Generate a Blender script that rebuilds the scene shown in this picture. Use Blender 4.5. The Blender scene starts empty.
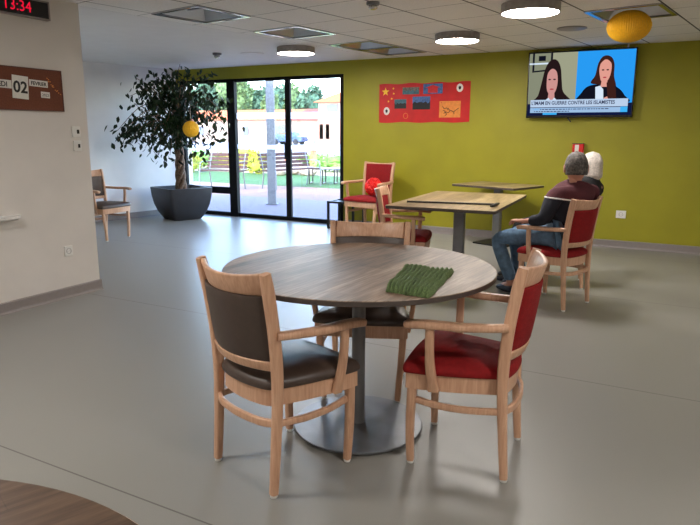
import bpy, bmesh, math, random
from mathutils import Vector, Matrix, Euler
PI = math.pi
C = bpy.context.scene.collection
random.seed(7)

# ------------------------------------------------------------------ camera numbers
F_PX, PITCH, YAW, ROLL, CAMH = 626.3, .2040, .4908, .0040, 1.344
H = 2.343          # ceiling height
B = 8.085          # back wall plane (y)
L = -4.423         # near left wall plane (x)
TH = .162          # ceiling grid and far-left wall are turned by this angle
def cam_axes():
    c, s = math.cos(YAW), math.sin(YAW); cp, sp = math.cos(PITCH), math.sin(PITCH)
    f0 = Vector((-s, c, 0)); r0 = Vector((c, s, 0)); u0 = Vector((0, 0, 1))
    f = cp*f0 - sp*u0; u = cp*u0 + sp*f0
    cr, sr = math.cos(ROLL), math.sin(ROLL)
    return cr*r0 + sr*u, cr*u - sr*r0, f
AX = cam_axes()
def at(px, py, y=None, z=None, x=None):
    d = AX[0]*(px-350) - AX[1]*(py-262.5) + AX[2]*F_PX
    o = Vector((0, 0, CAMH))
    t = y/d.y if y is not None else ((z-CAMH)/d.z if z is not None else x/d.x)
    return o + d*t

# ------------------------------------------------------------------ materials
def srgb(r, g, b):
    f = lambda v: (v/255/12.92) if v/255 <= .04045 else ((v/255+.055)/1.055)**2.4
    return (f(r), f(g), f(b), 1)
MATS = {}
def nt(name):
    m = bpy.data.materials.new(name); m.use_nodes = True
    MATS[name] = m
    return m, m.node_tree.nodes, m.node_tree.links, m.node_tree.nodes['Principled BSDF']
def mat(name, col, rough=.6, metal=0, noise=.06, nscale=30, bump=0, bscale=200, spec=.5, coat=0, stretch=None, sheen=0):
    m, N, K, p = nt(name)
    p.inputs['Roughness'].default_value = rough; p.inputs['Metallic'].default_value = metal
    p.inputs['Specular IOR Level'].default_value = spec
    p.inputs['Coat Weight'].default_value = coat
    p.inputs['Sheen Weight'].default_value = sheen
    tc = N.new('ShaderNodeTexCoord'); mp = N.new('ShaderNodeMapping')
    K.new(tc.outputs['Object'], mp.inputs['Vector'])
    if stretch: mp.inputs['Scale'].default_value = stretch
    no = N.new('ShaderNodeTexNoise'); no.inputs['Scale'].default_value = nscale; no.inputs['Detail'].default_value = 4
    K.new(mp.outputs[0], no.inputs['Vector'])
    r = N.new('ShaderNodeValToRGB'); c = srgb(*col)
    r.color_ramp.elements[0].position = .3; r.color_ramp.elements[1].position = .7
    r.color_ramp.elements[0].color = tuple(max(0, v*(1-noise*2)) for v in c[:3])+(1,)
    r.color_ramp.elements[1].color = tuple(min(1, v*(1+noise*2)) for v in c[:3])+(1,)
    K.new(no.outputs['Fac'], r.inputs['Fac']); K.new(r.outputs['Color'], p.inputs['Base Color'])
    if bump:
        n2 = N.new('ShaderNodeTexNoise'); n2.inputs['Scale'].default_value = bscale; K.new(mp.outputs[0], n2.inputs['Vector'])
        bp = N.new('ShaderNodeBump'); bp.inputs['Strength'].default_value = bump; bp.inputs['Distance'].default_value = .003
        K.new(n2.outputs['Fac'], bp.inputs['Height']); K.new(bp.outputs[0], p.inputs['Normal'])
    return m
def emis(name, col, s):
    m, N, K, p = nt(name)
    e = N.new('ShaderNodeEmission'); e.inputs['Color'].default_value = srgb(*col); e.inputs['Strength'].default_value = s
    K.new(e.outputs[0], N['Material Output'].inputs['Surface']); return m
def wood_mat(name, c1, c2, rough=.38, scale=9, stretch=(9, 9, .8)):
    m, N, K, p = nt(name)
    tc = N.new('ShaderNodeTexCoord'); mp = N.new('ShaderNodeMapping'); mp.inputs['Scale'].default_value = stretch
    K.new(tc.outputs['Object'], mp.inputs['Vector'])
    no = N.new('ShaderNodeTexNoise'); no.inputs['Scale'].default_value = scale; no.inputs['Detail'].default_value = 6; no.inputs['Distortion'].default_value = .6
    K.new(mp.outputs[0], no.inputs['Vector'])
    r = N.new('ShaderNodeValToRGB'); r.color_ramp.elements[0].position = .3; r.color_ramp.elements[1].position = .72
    r.color_ramp.elements[0].color = srgb(*c1); r.color_ramp.elements[1].color = srgb(*c2)
    K.new(no.outputs['Fac'], r.inputs['Fac']); K.new(r.outputs['Color'], p.inputs['Base Color'])
    p.inputs['Roughness'].default_value = rough
    bp = N.new('ShaderNodeBump'); bp.inputs['Strength'].default_value = .08; bp.inputs['Distance'].default_value = .002
    K.new(no.outputs['Fac'], bp.inputs['Height']); K.new(bp.outputs[0], p.inputs['Normal'])
    return m
def plank_mat(name, cols, ang, rough=.35, plank=.16):
    """weathered oak laminate: long strips along the rotated x axis, each strip a shade of its own"""
    m, N, K, p = nt(name)
    tc = N.new('ShaderNodeTexCoord'); mp = N.new('ShaderNodeMapping'); mp.inputs['Rotation'].default_value = (0, 0, ang)
    K.new(tc.outputs['Object'], mp.inputs['Vector'])
    br = N.new('ShaderNodeTexBrick'); br.inputs['Scale'].default_value = 1; br.inputs['Brick Width'].default_value = .9
    br.inputs['Row Height'].default_value = plank; br.inputs['Mortar Size'].default_value = .0012; br.inputs['Mortar Smooth'].default_value = .4
    br.inputs['Color1'].default_value = (.1, .1, .1, 1); br.inputs['Color2'].default_value = (.9, .9, .9, 1); br.inputs['Mortar'].default_value = (.3, .3, .3, 1)
    K.new(mp.outputs[0], br.inputs['Vector'])
    m2 = N.new('ShaderNodeMapping'); m2.inputs['Scale'].default_value = (3.0, 42, 1); K.new(mp.outputs[0], m2.inputs['Vector'])
    no = N.new('ShaderNodeTexNoise'); no.inputs['Scale'].default_value = 1.6; no.inputs['Detail'].default_value = 8; no.inputs['Roughness'].default_value = .65
    K.new(m2.outputs[0], no.inputs['Vector'])
    m3 = N.new('ShaderNodeMapping'); m3.inputs['Scale'].default_value = (1.5, 6, 1); K.new(mp.outputs[0], m3.inputs['Vector'])
    n3 = N.new('ShaderNodeTexNoise'); n3.inputs['Scale'].default_value = 2.2; n3.inputs['Detail'].default_value = 3; K.new(m3.outputs[0], n3.inputs['Vector'])
    mx = N.new('ShaderNodeMix'); mx.inputs[0].default_value = .62; K.new(br.outputs['Color'], mx.inputs[2]); K.new(no.outputs['Fac'], mx.inputs[3])
    # float mix: use math instead
    a = N.new('ShaderNodeMath'); a.operation = 'MULTIPLY_ADD'; a.inputs[1].default_value = .22
    bw = N.new('ShaderNodeSeparateColor'); K.new(br.outputs['Color'], bw.inputs[0]); K.new(bw.outputs[0], a.inputs[0])
    b = N.new('ShaderNodeMath'); b.operation = 'MULTIPLY_ADD'; b.inputs[1].default_value = .75; K.new(no.outputs['Fac'], b.inputs[0])
    c = N.new('ShaderNodeMath'); c.operation = 'MULTIPLY_ADD'; c.inputs[1].default_value = .45; c.inputs[2].default_value = -.2; K.new(n3.outputs['Fac'], c.inputs[0])
    K.new(c.outputs[0], b.inputs[2]); K.new(b.outputs[0], a.inputs[2])
    N.remove(mx)
    r = N.new('ShaderNodeValToRGB'); r.color_ramp.elements[0].position = .3; r.color_ramp.elements[1].position = .85
    r.color_ramp.elements[0].color = srgb(*cols[0]); r.color_ramp.elements[1].color = srgb(*cols[2])
    e = r.color_ramp.elements.new(.55); e.color = srgb(*cols[1])
    K.new(a.outputs[0], r.inputs['Fac']); K.new(r.outputs['Color'], p.inputs['Base Color'])
    p.inputs['Roughness'].default_value = rough
    bp = N.new('ShaderNodeBump'); bp.inputs['Strength'].default_value = .15; bp.inputs['Distance'].default_value = .002
    K.new(no.outputs['Fac'], bp.inputs['Height']); K.new(bp.outputs[0], p.inputs['Normal'])
    return m
def floor_mat():
    m, N, K, p = nt('grey_vinyl')
    tc = N.new('ShaderNodeTexCoord')
    no = N.new('ShaderNodeTexNoise'); no.inputs['Scale'].default_value = .7; no.inputs['Detail'].default_value = 3; K.new(tc.outputs['Object'], no.inputs['Vector'])
    n2 = N.new('ShaderNodeTexNoise'); n2.inputs['Scale'].default_value = 260; K.new(tc.outputs['Object'], n2.inputs['Vector'])
    ad = N.new('ShaderNodeMath'); ad.operation = 'MULTIPLY_ADD'; ad.inputs[1].default_value = .3; K.new(no.outputs['Fac'], ad.inputs[0])
    m2 = N.new('ShaderNodeMath'); m2.operation = 'MULTIPLY'; m2.inputs[1].default_value = .7; K.new(n2.outputs['Fac'], m2.inputs[0]); K.new(m2.outputs[0], ad.inputs[2])
    r = N.new('ShaderNodeValToRGB'); r.color_ramp.elements[0].position = .3; r.color_ramp.elements[1].position = .7
    r.color_ramp.elements[0].color = srgb(*FLOOR_A); r.color_ramp.elements[1].color = srgb(*FLOOR_B)
    K.new(ad.outputs[0], r.inputs['Fac'])
    # welded seams between sheets, 2 m apart, running along x
    sx = N.new('ShaderNodeSeparateXYZ'); K.new(tc.outputs['Object'], sx.inputs[0])
    q = N.new('ShaderNodeMath'); q.operation = 'ADD'; q.inputs[1].default_value = 101; K.new(sx.outputs['Y'], q.inputs[0])
    md = N.new('ShaderNodeMath'); md.operation = 'MODULO'; md.inputs[1].default_value = 2; K.new(q.outputs[0], md.inputs[0])
    sb = N.new('ShaderNodeMath'); sb.operation = 'SUBTRACT'; sb.inputs[1].default_value = .5; K.new(md.outputs[0], sb.inputs[0])
    ab = N.new('ShaderNodeMath'); ab.operation = 'ABSOLUTE'; K.new(sb.outputs[0], ab.inputs[0])
    lt = N.new('ShaderNodeMath'); lt.operation = 'LESS_THAN'; lt.inputs[1].default_value = .0035; K.new(ab.outputs[0], lt.inputs[0])
    mx = N.new('ShaderNodeMixRGB'); mx.inputs[2].default_value = srgb(96, 92, 88); K.new(lt.outputs[0], mx.inputs[0]); K.new(r.outputs[0], mx.inputs[1])
    K.new(mx.outputs[0], p.inputs['Base Color'])
    rr = N.new('ShaderNodeMapRange'); rr.inputs[3].default_value = .34; rr.inputs[4].default_value = .40; K.new(no.outputs['Fac'], rr.inputs[0]); K.new(rr.outputs[0], p.inputs['Roughness'])
    bp = N.new('ShaderNodeBump'); bp.inputs['Strength'].default_value = .12; bp.inputs['Distance'].default_value = .001
    K.new(n2.outputs['Fac'], bp.inputs['Height']); K.new(bp.outputs[0], p.inputs['Normal'])
    p.inputs['Specular IOR Level'].default_value = .36
    return m
def tile_mat():
    m, N, K, p = nt('ceiling_tile')
    uv = N.new('ShaderNodeUVMap'); s = N.new('ShaderNodeSeparateXYZ'); K.new(uv.outputs[0], s.inputs[0])
    outs = []
    for ax, w in (('X', .013), ('Y', .006)):
        a = N.new('ShaderNodeMath'); a.operation = 'SUBTRACT'; a.inputs[1].default_value = .5; K.new(s.outputs[ax], a.inputs[0])
        b = N.new('ShaderNodeMath'); b.operation = 'ABSOLUTE'; K.new(a.outputs[0], b.inputs[0])
        c = N.new('ShaderNodeMath'); c.operation = 'GREATER_THAN'; c.inputs[1].default_value = .5-w; K.new(b.outputs[0], c.inputs[0]); outs.append(c)
    mxx = N.new('ShaderNodeMath'); mxx.operation = 'MAXIMUM'; K.new(outs[0].outputs[0], mxx.inputs[0]); K.new(outs[1].outputs[0], mxx.inputs[1])
    tc = N.new('ShaderNodeTexCoord'); no = N.new('ShaderNodeTexNoise'); no.inputs['Scale'].default_value = 70; no.inputs['Detail'].default_value = 5; K.new(tc.outputs['Object'], no.inputs['Vector'])
    r = N.new('ShaderNodeValToRGB'); r.color_ramp.elements[0].position = .35; r.color_ramp.elements[1].position = .65
    r.color_ramp.elements[0].color = srgb(226, 223, 218); r.color_ramp.elements[1].color = srgb(238, 235, 231)
    K.new(no.outputs['Fac'], r.inputs['Fac'])
    mx = N.new('ShaderNodeMixRGB'); mx.inputs[2].default_value = srgb(70, 66, 62); K.new(mxx.outputs[0], mx.inputs[0]); K.new(r.outputs[0], mx.inputs[1])
    K.new(mx.outputs[0], p.inputs['Base Color']); p.inputs['Roughness'].default_value = .85
    return m
def glass_mat():
    m, N, K, p = nt('window_glass')
    t = N.new('ShaderNodeBsdfTransparent'); g = N.new('ShaderNodeBsdfGlossy'); g.inputs['Roughness'].default_value = .02
    mx = N.new('ShaderNodeMixShader'); mx.inputs[0].default_value = .06
    K.new(t.outputs[0], mx.inputs[1]); K.new(g.outputs[0], mx.inputs[2]); K.new(mx.outputs[0], N['Material Output'].inputs['Surface'])
    return m
def frost_mat():
    m, N, K, p = nt('frosted_film')
    t = N.new('ShaderNodeBsdfTransparent'); d = N.new('ShaderNodeBsdfDiffuse'); d.inputs['Color'].default_value = (.9, .9, .92, 1)
    tl = N.new('ShaderNodeBsdfTranslucent'); tl.inputs['Color'].default_value = (.9, .9, .95, 1)
    a = N.new('ShaderNodeMixShader'); a.inputs[0].default_value = .7; K.new(d.outputs[0], a.inputs[1]); K.new(tl.outputs[0], a.inputs[2])
    mx = N.new('ShaderNodeMixShader'); mx.inputs[0].default_value = .6
    K.new(t.outputs[0], mx.inputs[1]); K.new(a.outputs[0], mx.inputs[2]); K.new(mx.outputs[0], N['Material Output'].inputs['Surface'])
    return m
FLOOR_A, FLOOR_B = (133, 131, 125), (141, 139, 133)
M = MATS
floor_mat(); tile_mat(); glass_mat(); frost_mat()
mat('wall_cream', (218, 212, 206), .7, noise=.015, nscale=4, bump=.15, bscale=300)
mat('wall_white', (232, 229, 227), .7, noise=.015, nscale=4, bump=.1, bscale=300)
mat('wall_green', (153, 147, 26), .55, noise=.03, nscale=3, bump=.15, bscale=260)
mat('plaster_white', (226, 223, 220), .7, noise=.012, nscale=5)
mat('skirting', (138, 130, 128), .4, noise=.02)
mat('exterior_render', (214, 205, 192), .8, noise=.03)
mat('frame_dark', (14, 15, 18), .6, noise=.03, spec=.2)
wood_mat('beech', (192, 146, 116), (216, 174, 142))
wood_mat('garden_wood', (58, 32, 27), (84, 48, 40), .8)
plank_mat('oak_top', ((62, 47, 37), (128, 105, 86), (188, 163, 138)), -1.50, .46, .12)
plank_mat('oak_front', ((66, 50, 40), (104, 82, 66), (140, 116, 96)), -1.2, .33, .14)
plank_mat('oak_square', ((94, 76, 54), (146, 124, 92), (198, 178, 142)), -1.57, .33, .1)
mat('edge_band', (74, 64, 58), .5)
mat('fabric_red', (132, 20, 22), .8, noise=.06, nscale=60, bump=.25, bscale=900, spec=.25)
mat('fabric_brown', (70, 56, 48), .42, noise=.05, nscale=40, bump=.12, bscale=500)
mat('white_plastic', (228, 226, 222), .35, noise=.01)
mat('grey_metal', (122, 122, 124), .4, .25, noise=.04, nscale=12)
mat('base_metal', (112, 114, 118), .36, .4, noise=.08, nscale=8)
mat('column_light', (118, 118, 116), .4, .3, noise=.03)
mat('black_metal', (24, 24, 26), .4, .2, noise=.02)
mat('chrome', (190, 190, 192), .18, 1, noise=.02)
mat('mirror_louvre', (186, 189, 192), .46, 1, noise=.03, nscale=6)
mat('post_grey', (150, 150, 152), .6)
mat('silver', (120, 122, 127), .4, .5, noise=.02)
mat('planter', (44, 44, 48), .45, noise=.06, nscale=9, bump=.1)
mat('soil', (50, 38, 30), .95, noise=.2, nscale=60, bump=.6, bscale=90)
mat('bark', (112, 88, 70), .85, noise=.25, nscale=40, bump=.6, bscale=70)
mat('leaf', (34, 52, 26), .5, noise=.35, nscale=3, spec=.3)
mat('yellow_paper', (248, 186, 24), .6, noise=.05, nscale=60, bump=.3, bscale=160)
mat('red_paper', (222, 22, 16), .55, noise=.05, nscale=60, bump=.3, bscale=160)
mat('poster_red', (196, 22, 20), .6, noise=.05, nscale=8)
mat('star_yellow', (238, 186, 40), .6)
mat('poster_orange', (226, 140, 60), .6)
mat('ink', (22, 20, 22), .6)
mat('paper', (226, 222, 214), .7, noise=.02)
mat('photo_grey', (96, 92, 84), .5, noise=.3, nscale=50)
mat('photo_blue', (62, 96, 150), .5, noise=.2, nscale=40)
mat('photo_teal', (50, 96, 110), .5, noise=.2, nscale=40)
mat('cork', (112, 62, 42), .85, noise=.12, nscale=120)
mat('cork_frame', (92, 50, 36), .6)
mat('knit_green', (92, 112, 66), .9, noise=.2, nscale=160, bump=.6, bscale=500)
mat('skin', (186, 130, 108), .55, noise=.05, nscale=20)
mat('jumper_navy', (20, 22, 34), .85, noise=.1, nscale=90, bump=.3)
mat('jumper_maroon', (74, 24, 32), .85, noise=.1, nscale=90, bump=.3)
mat('piping_white', (225, 222, 218), .8)
mat('denim', (84, 110, 134), .85, noise=.14, nscale=25, bump=.3)
mat('shoe_navy', (32, 36, 48), .6)
mat('hair_grey', (80, 73, 68), .7, noise=.45, nscale=60, bump=.8, bscale=160)
mat('hair_white', (190, 181, 172), .65, noise=.15, nscale=70, bump=.8, bscale=160)
mat('black_cloth', (20, 19, 22), .85)
mat('alarm_red', (204, 24, 24), .4)
mat('lamp_shade', (150, 142, 138), .5, .2)
mat('clock_black', (16, 17, 20), .3)
mat('tv_black', (12, 12, 14), .25)
mat('grass', (56, 92, 26), .9, noise=.2, nscale=30, bump=.5)
mat('pavers', (124, 108, 116), .85, noise=.05, nscale=10)
mat('gravel', (142, 108, 92), .95, noise=.12, nscale=60, bump=.3)
mat('bed_soil', (168, 146, 116), .95, noise=.25, nscale=12)
mat('road', (150, 146, 146), .9, noise=.05)
mat('shrub_yellow', (160, 158, 44), .85, noise=.25, nscale=3)
mat('shrub_green', (110, 150, 60), .85, noise=.3, nscale=3)
mat('tree_green', (84, 104, 60), .9, noise=.35, nscale=2)
mat('tree_dark', (66, 92, 68), .9, noise=.35, nscale=2)
mat('rock', (168, 146, 126), .9, noise=.2, nscale=12)
mat('house_wall', (156, 134, 120), .85, noise=.03)
mat('house_pink', (160, 116, 96), .85, noise=.04)
mat('roof_orange', (184, 96, 48), .85, noise=.12, nscale=20)
mat('roof_red', (176, 66, 48), .85, noise=.08, nscale=20)
mat('house_dark', (86, 90, 104), .5)
mat('car_blue', (58, 80, 112), .25, .3)
mat('car_glass', (30, 36, 44), .1)
mat('tyre', (28, 28, 30), .8)
mat('garden_orange', (196, 116, 66), .7)
emis('lamp_glow', (255, 249, 243), 41.0)
emis('led_red', (255, 24, 60), .4)
TVS = .5
for n_, c_ in dict(s_blue=(38, 148, 232), s_wall=(128, 132, 112), s_wall2=(150, 152, 128), s_hair=(34, 22, 24), s_hair2=(58, 30, 26), s_skin=(196, 140, 136), s_skin2=(216, 150, 136),
                   s_dark=(16, 18, 30), s_white=(206, 222, 238), s_bar=(178, 198, 224), s_bar2=(150, 182, 218), s_cyan=(60, 170, 235), s_navy=(16, 24, 60), s_lip=(168, 60, 70), s_eye=(50, 30, 34), s_text=(30, 34, 66)).items():
    emis(n_, c_, TVS)

# ------------------------------------------------------------------ object helpers
def tagp(o, label=None, cat=None, group=None, kind=None):
    for k, v in (('label', label), ('category', cat), ('group', group), ('kind', kind)):
        if v: o[k] = v
    return o
def thing(name, label, cat, loc=(0, 0, 0), rz=0, group=None):
    o = bpy.data.objects.new(name, None); C.objects.link(o); o.empty_display_size = .1
    o.location = loc; o.rotation_euler = (0, 0, rz)
    return tagp(o, label, cat, group)
def link_mesh(name, me, parent=None, smooth=False):
    o = bpy.data.objects.new(name, me); C.objects.link(o)
    if parent: o.parent = parent
    if smooth:
        for p in me.polygons: p.use_smooth = True
    return o
class MB:
    def __init__(s): s.bm = bmesh.new(); s.mi = 0
    def face(s, vs):
        try: f = s.bm.faces.new(vs); f.material_index = s.mi; return f
        except ValueError: return None
    def poly(s, pts): return s.face([s.bm.verts.new(p) for p in pts])
    def box(s, c, d, rot=None):
        m = Matrix.Translation(c) @ (rot.to_4x4() if rot else Matrix.Identity(4)) @ Matrix.Diagonal((d[0], d[1], d[2], 1))
        r = bmesh.ops.create_cube(s.bm, size=1, matrix=m)
        for f in {f for v in r['verts'] for f in v.link_faces}: f.material_index = s.mi
        return s
    def box2(s, a, b): return s.box([(a[i]+b[i])/2 for i in range(3)], [abs(b[i]-a[i]) for i in range(3)])
    def loft(s, rings, cap=True, closed=False):
        R = [[s.bm.verts.new(p) for p in r] for r in rings]
        n = len(R[0]); m = len(R)
        for i in range(m if closed else m-1):
            a, b = R[i], R[(i+1) % m]
            for j in range(n): s.face([a[j], a[(j+1) % n], b[(j+1) % n], b[j]])
        if cap and not closed: s.face(R[0][::-1]); s.face(R[-1])
        return s
    def tube(s, pts, r, n=10, cap=True, closed=False):
        pts = [Vector(p) for p in pts]; rs = r if isinstance(r, (list, tuple)) else [r]*len(pts)
        rings = []; up = None
        for i, p in enumerate(pts):
            if closed: t = pts[(i+1) % len(pts)]-pts[i-1]
            else: t = pts[min(i+1, len(pts)-1)]-pts[max(i-1, 0)]
            t.normalize()
            if up is None: up = Vector((0, 0, 1)) if abs(t.z) < .9 else Vector((1, 0, 0))
            u = t.cross(up)
            if u.length < 1e-4: u = t.orthogonal()
            u.normalize(); v = u.cross(t).normalized(); up = v if False else up
            rings.append([p + (u*math.cos(2*PI*k/n) + v*math.sin(2*PI*k/n))*rs[i] for k in range(n)])
        return s.loft(rings, cap, closed)
    def lathe(s, prof, c=(0, 0, 0), n=48):
        c = Vector(c); rings = []
        for r, z in prof: rings.append([c+Vector((r*math.cos(2*PI*k/n), r*math.sin(2*PI*k/n), z)) for k in range(n)])
        return s.loft(rings)
    def bar(s, pts, w, h, side, r=.3, k=3):
        """rounded-rectangle sweep; side = fixed horizontal direction(s) of the width w; h is across"""
        pts = [Vector(p) for p in pts]; n = len(pts)
        ws = w if isinstance(w, (list, tuple)) else [w]*n; hs = h if isinstance(h, (list, tuple)) else [h]*n
        rings = []
        for i, p in enumerate(pts):
            t = (pts[min(i+1, n-1)]-pts[max(i-1, 0)]).normalized()
            sd = Vector(side[i] if isinstance(side, list) else side)
            u = (sd - t*sd.dot(t)).normalized(); v = t.cross(u).normalized()
            rings.append([p+u*a+v*b for a, b in rrect(ws[i]/2, hs[i]/2, r*min(ws[i], hs[i]), k)])
        return s.loft(rings)
    def build(s, name, m, parent=None, smooth=False, bevel=0, sub=0, loc=None, autos=None):
        me = bpy.data.meshes.new(name); bmesh.ops.recalc_face_normals(s.bm, faces=s.bm.faces); s.bm.to_mesh(me); s.bm.free()
        for x in (m if isinstance(m, (list, tuple)) else [m]): me.materials.append(M[x])
        o = link_mesh(name, me, parent, smooth)
        if autos is not None:
            for p in me.polygons: p.use_smooth = True
            try: me.set_sharp_from_angle(angle=autos)
            except Exception: pass
        if loc is not None:   # keep the shape where it is, put the origin there
            me.transform(Matrix.Translation(-Vector(loc))); o.location = loc
        if bevel:
            b = o.modifiers.new('b', 'BEVEL'); b.width = bevel; b.segments = 2; b.limit_method = 'ANGLE'
        if sub:
            b = o.modifiers.new('s', 'SUBSURF'); b.levels = sub; b.render_levels = sub
        return o
def rrect(a, b, r, k=3):
    out = []
    for cx, cy, a0 in ((a-r, b-r, 0), (-a+r, b-r, 90), (-a+r, -b+r, 180), (a-r, -b+r, 270)):
        for i in range(k+1):
            t = math.radians(a0+90*i/k); out.append((cx+r*math.cos(t), cy+r*math.sin(t)))
    return out
def catmull(P, n=8, closed=False):
    P = [Vector(p) for p in P]; out = []; m = len(P)
    for i in range(m if closed else m-1):
        g = lambda j: P[j % m] if closed else P[min(max(j, 0), m-1)]
        p0, p1, p2, p3 = g(i-1), g(i), g(i+1), g(i+2)
        for q in range(n):
            t = q/n
            out.append(.5*((2*p1)+(p2-p0)*t+(2*p0-5*p1+4*p2-p3)*t*t+(3*p1-p0-3*p2+p3)*t**3))
    if not closed: out.append(P[-1])
    return out
def structure(o): o['kind'] = 'structure'; return o
def text_part(name, body, size, m, parent, loc, rot, ext=.0006, ax='CENTER', scx=1, bold=0):
    cu = bpy.data.curves.new(name, 'FONT'); cu.body = body; cu.size = size; cu.extrude = ext; cu.align_x = ax; cu.align_y = 'CENTER'; cu.resolution_u = 3; cu.offset = bold
    t = bpy.data.objects.new('tmp', cu); C.objects.link(t); bpy.context.view_layer.update()
    me = bpy.data.meshes.new_from_object(t.evaluated_get(bpy.context.evaluated_depsgraph_get()))
    bpy.data.objects.remove(t); me.materials.clear(); me.materials.append(M[m])
    o = link_mesh(name, me, parent); o.location = loc; o.rotation_euler = rot; o.scale = (scx, 1, 1); return o
def dup(root, loc, rz, label, group=None):
    def cp(o, par):
        c = o.copy(); C.objects.link(c)
        if par: c.parent = par
        for ch in o.children: cp(ch, c)
        return c
    r = cp(root, None); r.location = loc; r.rotation_euler = (0, 0, rz); r['label'] = label
    if group: r['group'] = group
    return r
def skin_mesh(name, joints, edges, m, parent=None, sub=2, root=0, loc=None):
    """one continuous surface grown round a skeleton: joints = (point, radius or (rx, ry))"""
    me = bpy.data.meshes.new(name); me.from_pydata([j[0] for j in joints], edges, [])
    o = bpy.data.objects.new('tmp', me); C.objects.link(o)
    sk = o.modifiers.new('k', 'SKIN'); sk.use_smooth_shade = True
    sk.branch_smoothing = .6
    for i, j in enumerate(joints):
        r = j[1] if isinstance(j[1], tuple) else (j[1], j[1])
        me.skin_vertices[0].data[i].radius = r
        me.skin_vertices[0].data[i].use_root = (i == root)
    ss = o.modifiers.new('s', 'SUBSURF'); ss.levels = sub; ss.render_levels = sub
    bpy.context.view_layer.update()
    m2 = bpy.data.meshes.new_from_object(o.evaluated_get(bpy.context.evaluated_depsgraph_get()))
    bpy.data.objects.remove(o); m2.name = name
    m2.materials.clear()
    for x in (m if isinstance(m, (list, tuple)) else [m]): m2.materials.append(M[x])
    ob = link_mesh(name, m2, parent, True)
    if loc is not None:
        m2.transform(Matrix.Translation(-Vector(loc)))
        if parent is None: ob.location = loc
    return ob

NG = Vector((math.cos(TH), -math.sin(TH), 0)); AG = Vector((math.sin(TH), math.cos(TH), 0))
def grid(n, a, z=H): return NG*n + AG*a + Vector((0, 0, z))

# ------------------------------------------------------------------ room shell
RX, RY = 4.2, -4.6        # right wall, rear wall
ROOF = 3.3
WN = -8.80                # far-left wall plane: NG . p = WN
def farwall_x(y): return (WN + y*math.sin(TH))/math.cos(TH)
fl = MB(); fl.box2((-9.6, RY-.2, -.12), (RX+.2, B+.02, 0)); structure(fl.build('floor', 'grey_vinyl'))
# back wall with the glazed opening
DX0, DX1, DZ = farwall_x(B)+.06, at(343.5, 150, y=B).x, 2.165
for y0_, y1_, nm_, mt_ in ((B+.08, B+.25, 'wall_back_outer', 'exterior_render'), (B, B+.08, 'wall_back', 'wall_green')):
    w = MB(); w.box2((DX1, y0_, 0), (RX+.2, y1_, ROOF)); w.box2((-9.6, y0_, DZ), (DX1, y1_, ROOF)); w.box2((-9.6, y0_, 0), (DX0, y1_, DZ))
    if nm_ != 'wall_back': structure(w.build(nm_, mt_))
structure(w.build('wall_back', 'wall_green'))
w = MB(); w.box2((L-.22, RY, 0), (L, 3.655, ROOF)); structure(w.build('wall_left', 'wall_cream'))
w = MB()
pA = Vector((farwall_x(3.2), 3.2, 0)); pB = Vector((farwall_x(B), B, 0)); off = -NG*.2
w.loft([[pA, pB, pB+off, pA+off], [p+Vector((0, 0, ROOF)) for p in (pA, pB, pB+off, pA+off)]])
structure(w.build('wall_far_left', 'wall_white'))
w = MB(); w.box2((-9.3, 3.43, 0), (L-.22, 3.655, ROOF)); structure(w.build('wall_alcove', 'wall_white'))
w = MB(); w.box2((RX, RY, 0), (RX+.2, B, ROOF)); structure(w.build('wall_right', 'wall_cream'))
w = MB(); w.box2((L-.22, RY-.2, 0), (RX+.2, RY, ROOF)); structure(w.build('wall_rear', 'wall_cream'))
# roof over everything: keeps the sky out of the void above the ceiling
w = MB(); w.box2((-9.6, RY-.2, ROOF), (RX+.2, B+.45, ROOF+.2)); structure(w.build('roof_slab', 'exterior_render'))
# tiled ceiling, one quad a tile, holes where the mirror fittings sit
FIX = []
bm = bmesh.new(); uvl = bm.loops.layers.uv.new('UVMap')
cols = [-5.02, -4.82]+[-4.22+.6*k for k in range(0, 20)]
for i in range(len(cols)-1):
    n0, n1 = cols[i], cols[i+1]
    ro = 5.57 if abs(n0+1.82) < .01 else 3.48
    for k in range(-18, 11):
        a0 = ro+.6*k
        hole = (abs(n0+4.82) < .01 and abs(ro-3.48) < .01 and k in (0, 2, 4, 5)) or (abs(n0+1.82) < .01 and k == 0)
        if hole: FIX.append((n0, a0)); continue
        vs = [bm.verts.new(grid(*q)) for q in ((n0, a0), (n1, a0), (n1, a0+.6), (n0, a0+.6))]
        f = bm.faces.new(vs)
        for lp, u in zip(f.loops, ((0, 0), (1, 0), (1, 1), (0, 1))): lp[uvl].uv = u
def clip(bm, co, no): bmesh.ops.bisect_plane(bm, geom=bm.verts[:]+bm.edges[:]+bm.faces[:], plane_co=co, plane_no=no, clear_outer=True)
for co, no in (((0, B, 0), (0, 1, 0)), ((RX, 0, 0), (1, 0, 0)), ((0, RY, 0), (0, -1, 0))): clip(bm, co, no)
me = bpy.data.meshes.new('ceiling'); bm.to_mesh(me); bm.free(); me.materials.append(M['ceiling_tile']); structure(link_mesh('ceiling', me))
bm = bmesh.new(); vs = [bm.verts.new(grid(*q)) for q in ((-5.02, -8), (-5.02, 12), (-12, 12), (-12, -8))]; bm.faces.new(vs)
for co, no in (((0, B, 0), (0, 1, 0)), ((0, RY, 0), (0, -1, 0)), ((-9.4, 0, 0), (-1, 0, 0))): clip(bm, co, no)
me = bpy.data.meshes.new('ceiling_plaster'); bm.to_mesh(me); bm.free(); me.materials.append(M['plaster_white']); o = structure(link_mesh('ceiling', me))
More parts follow.
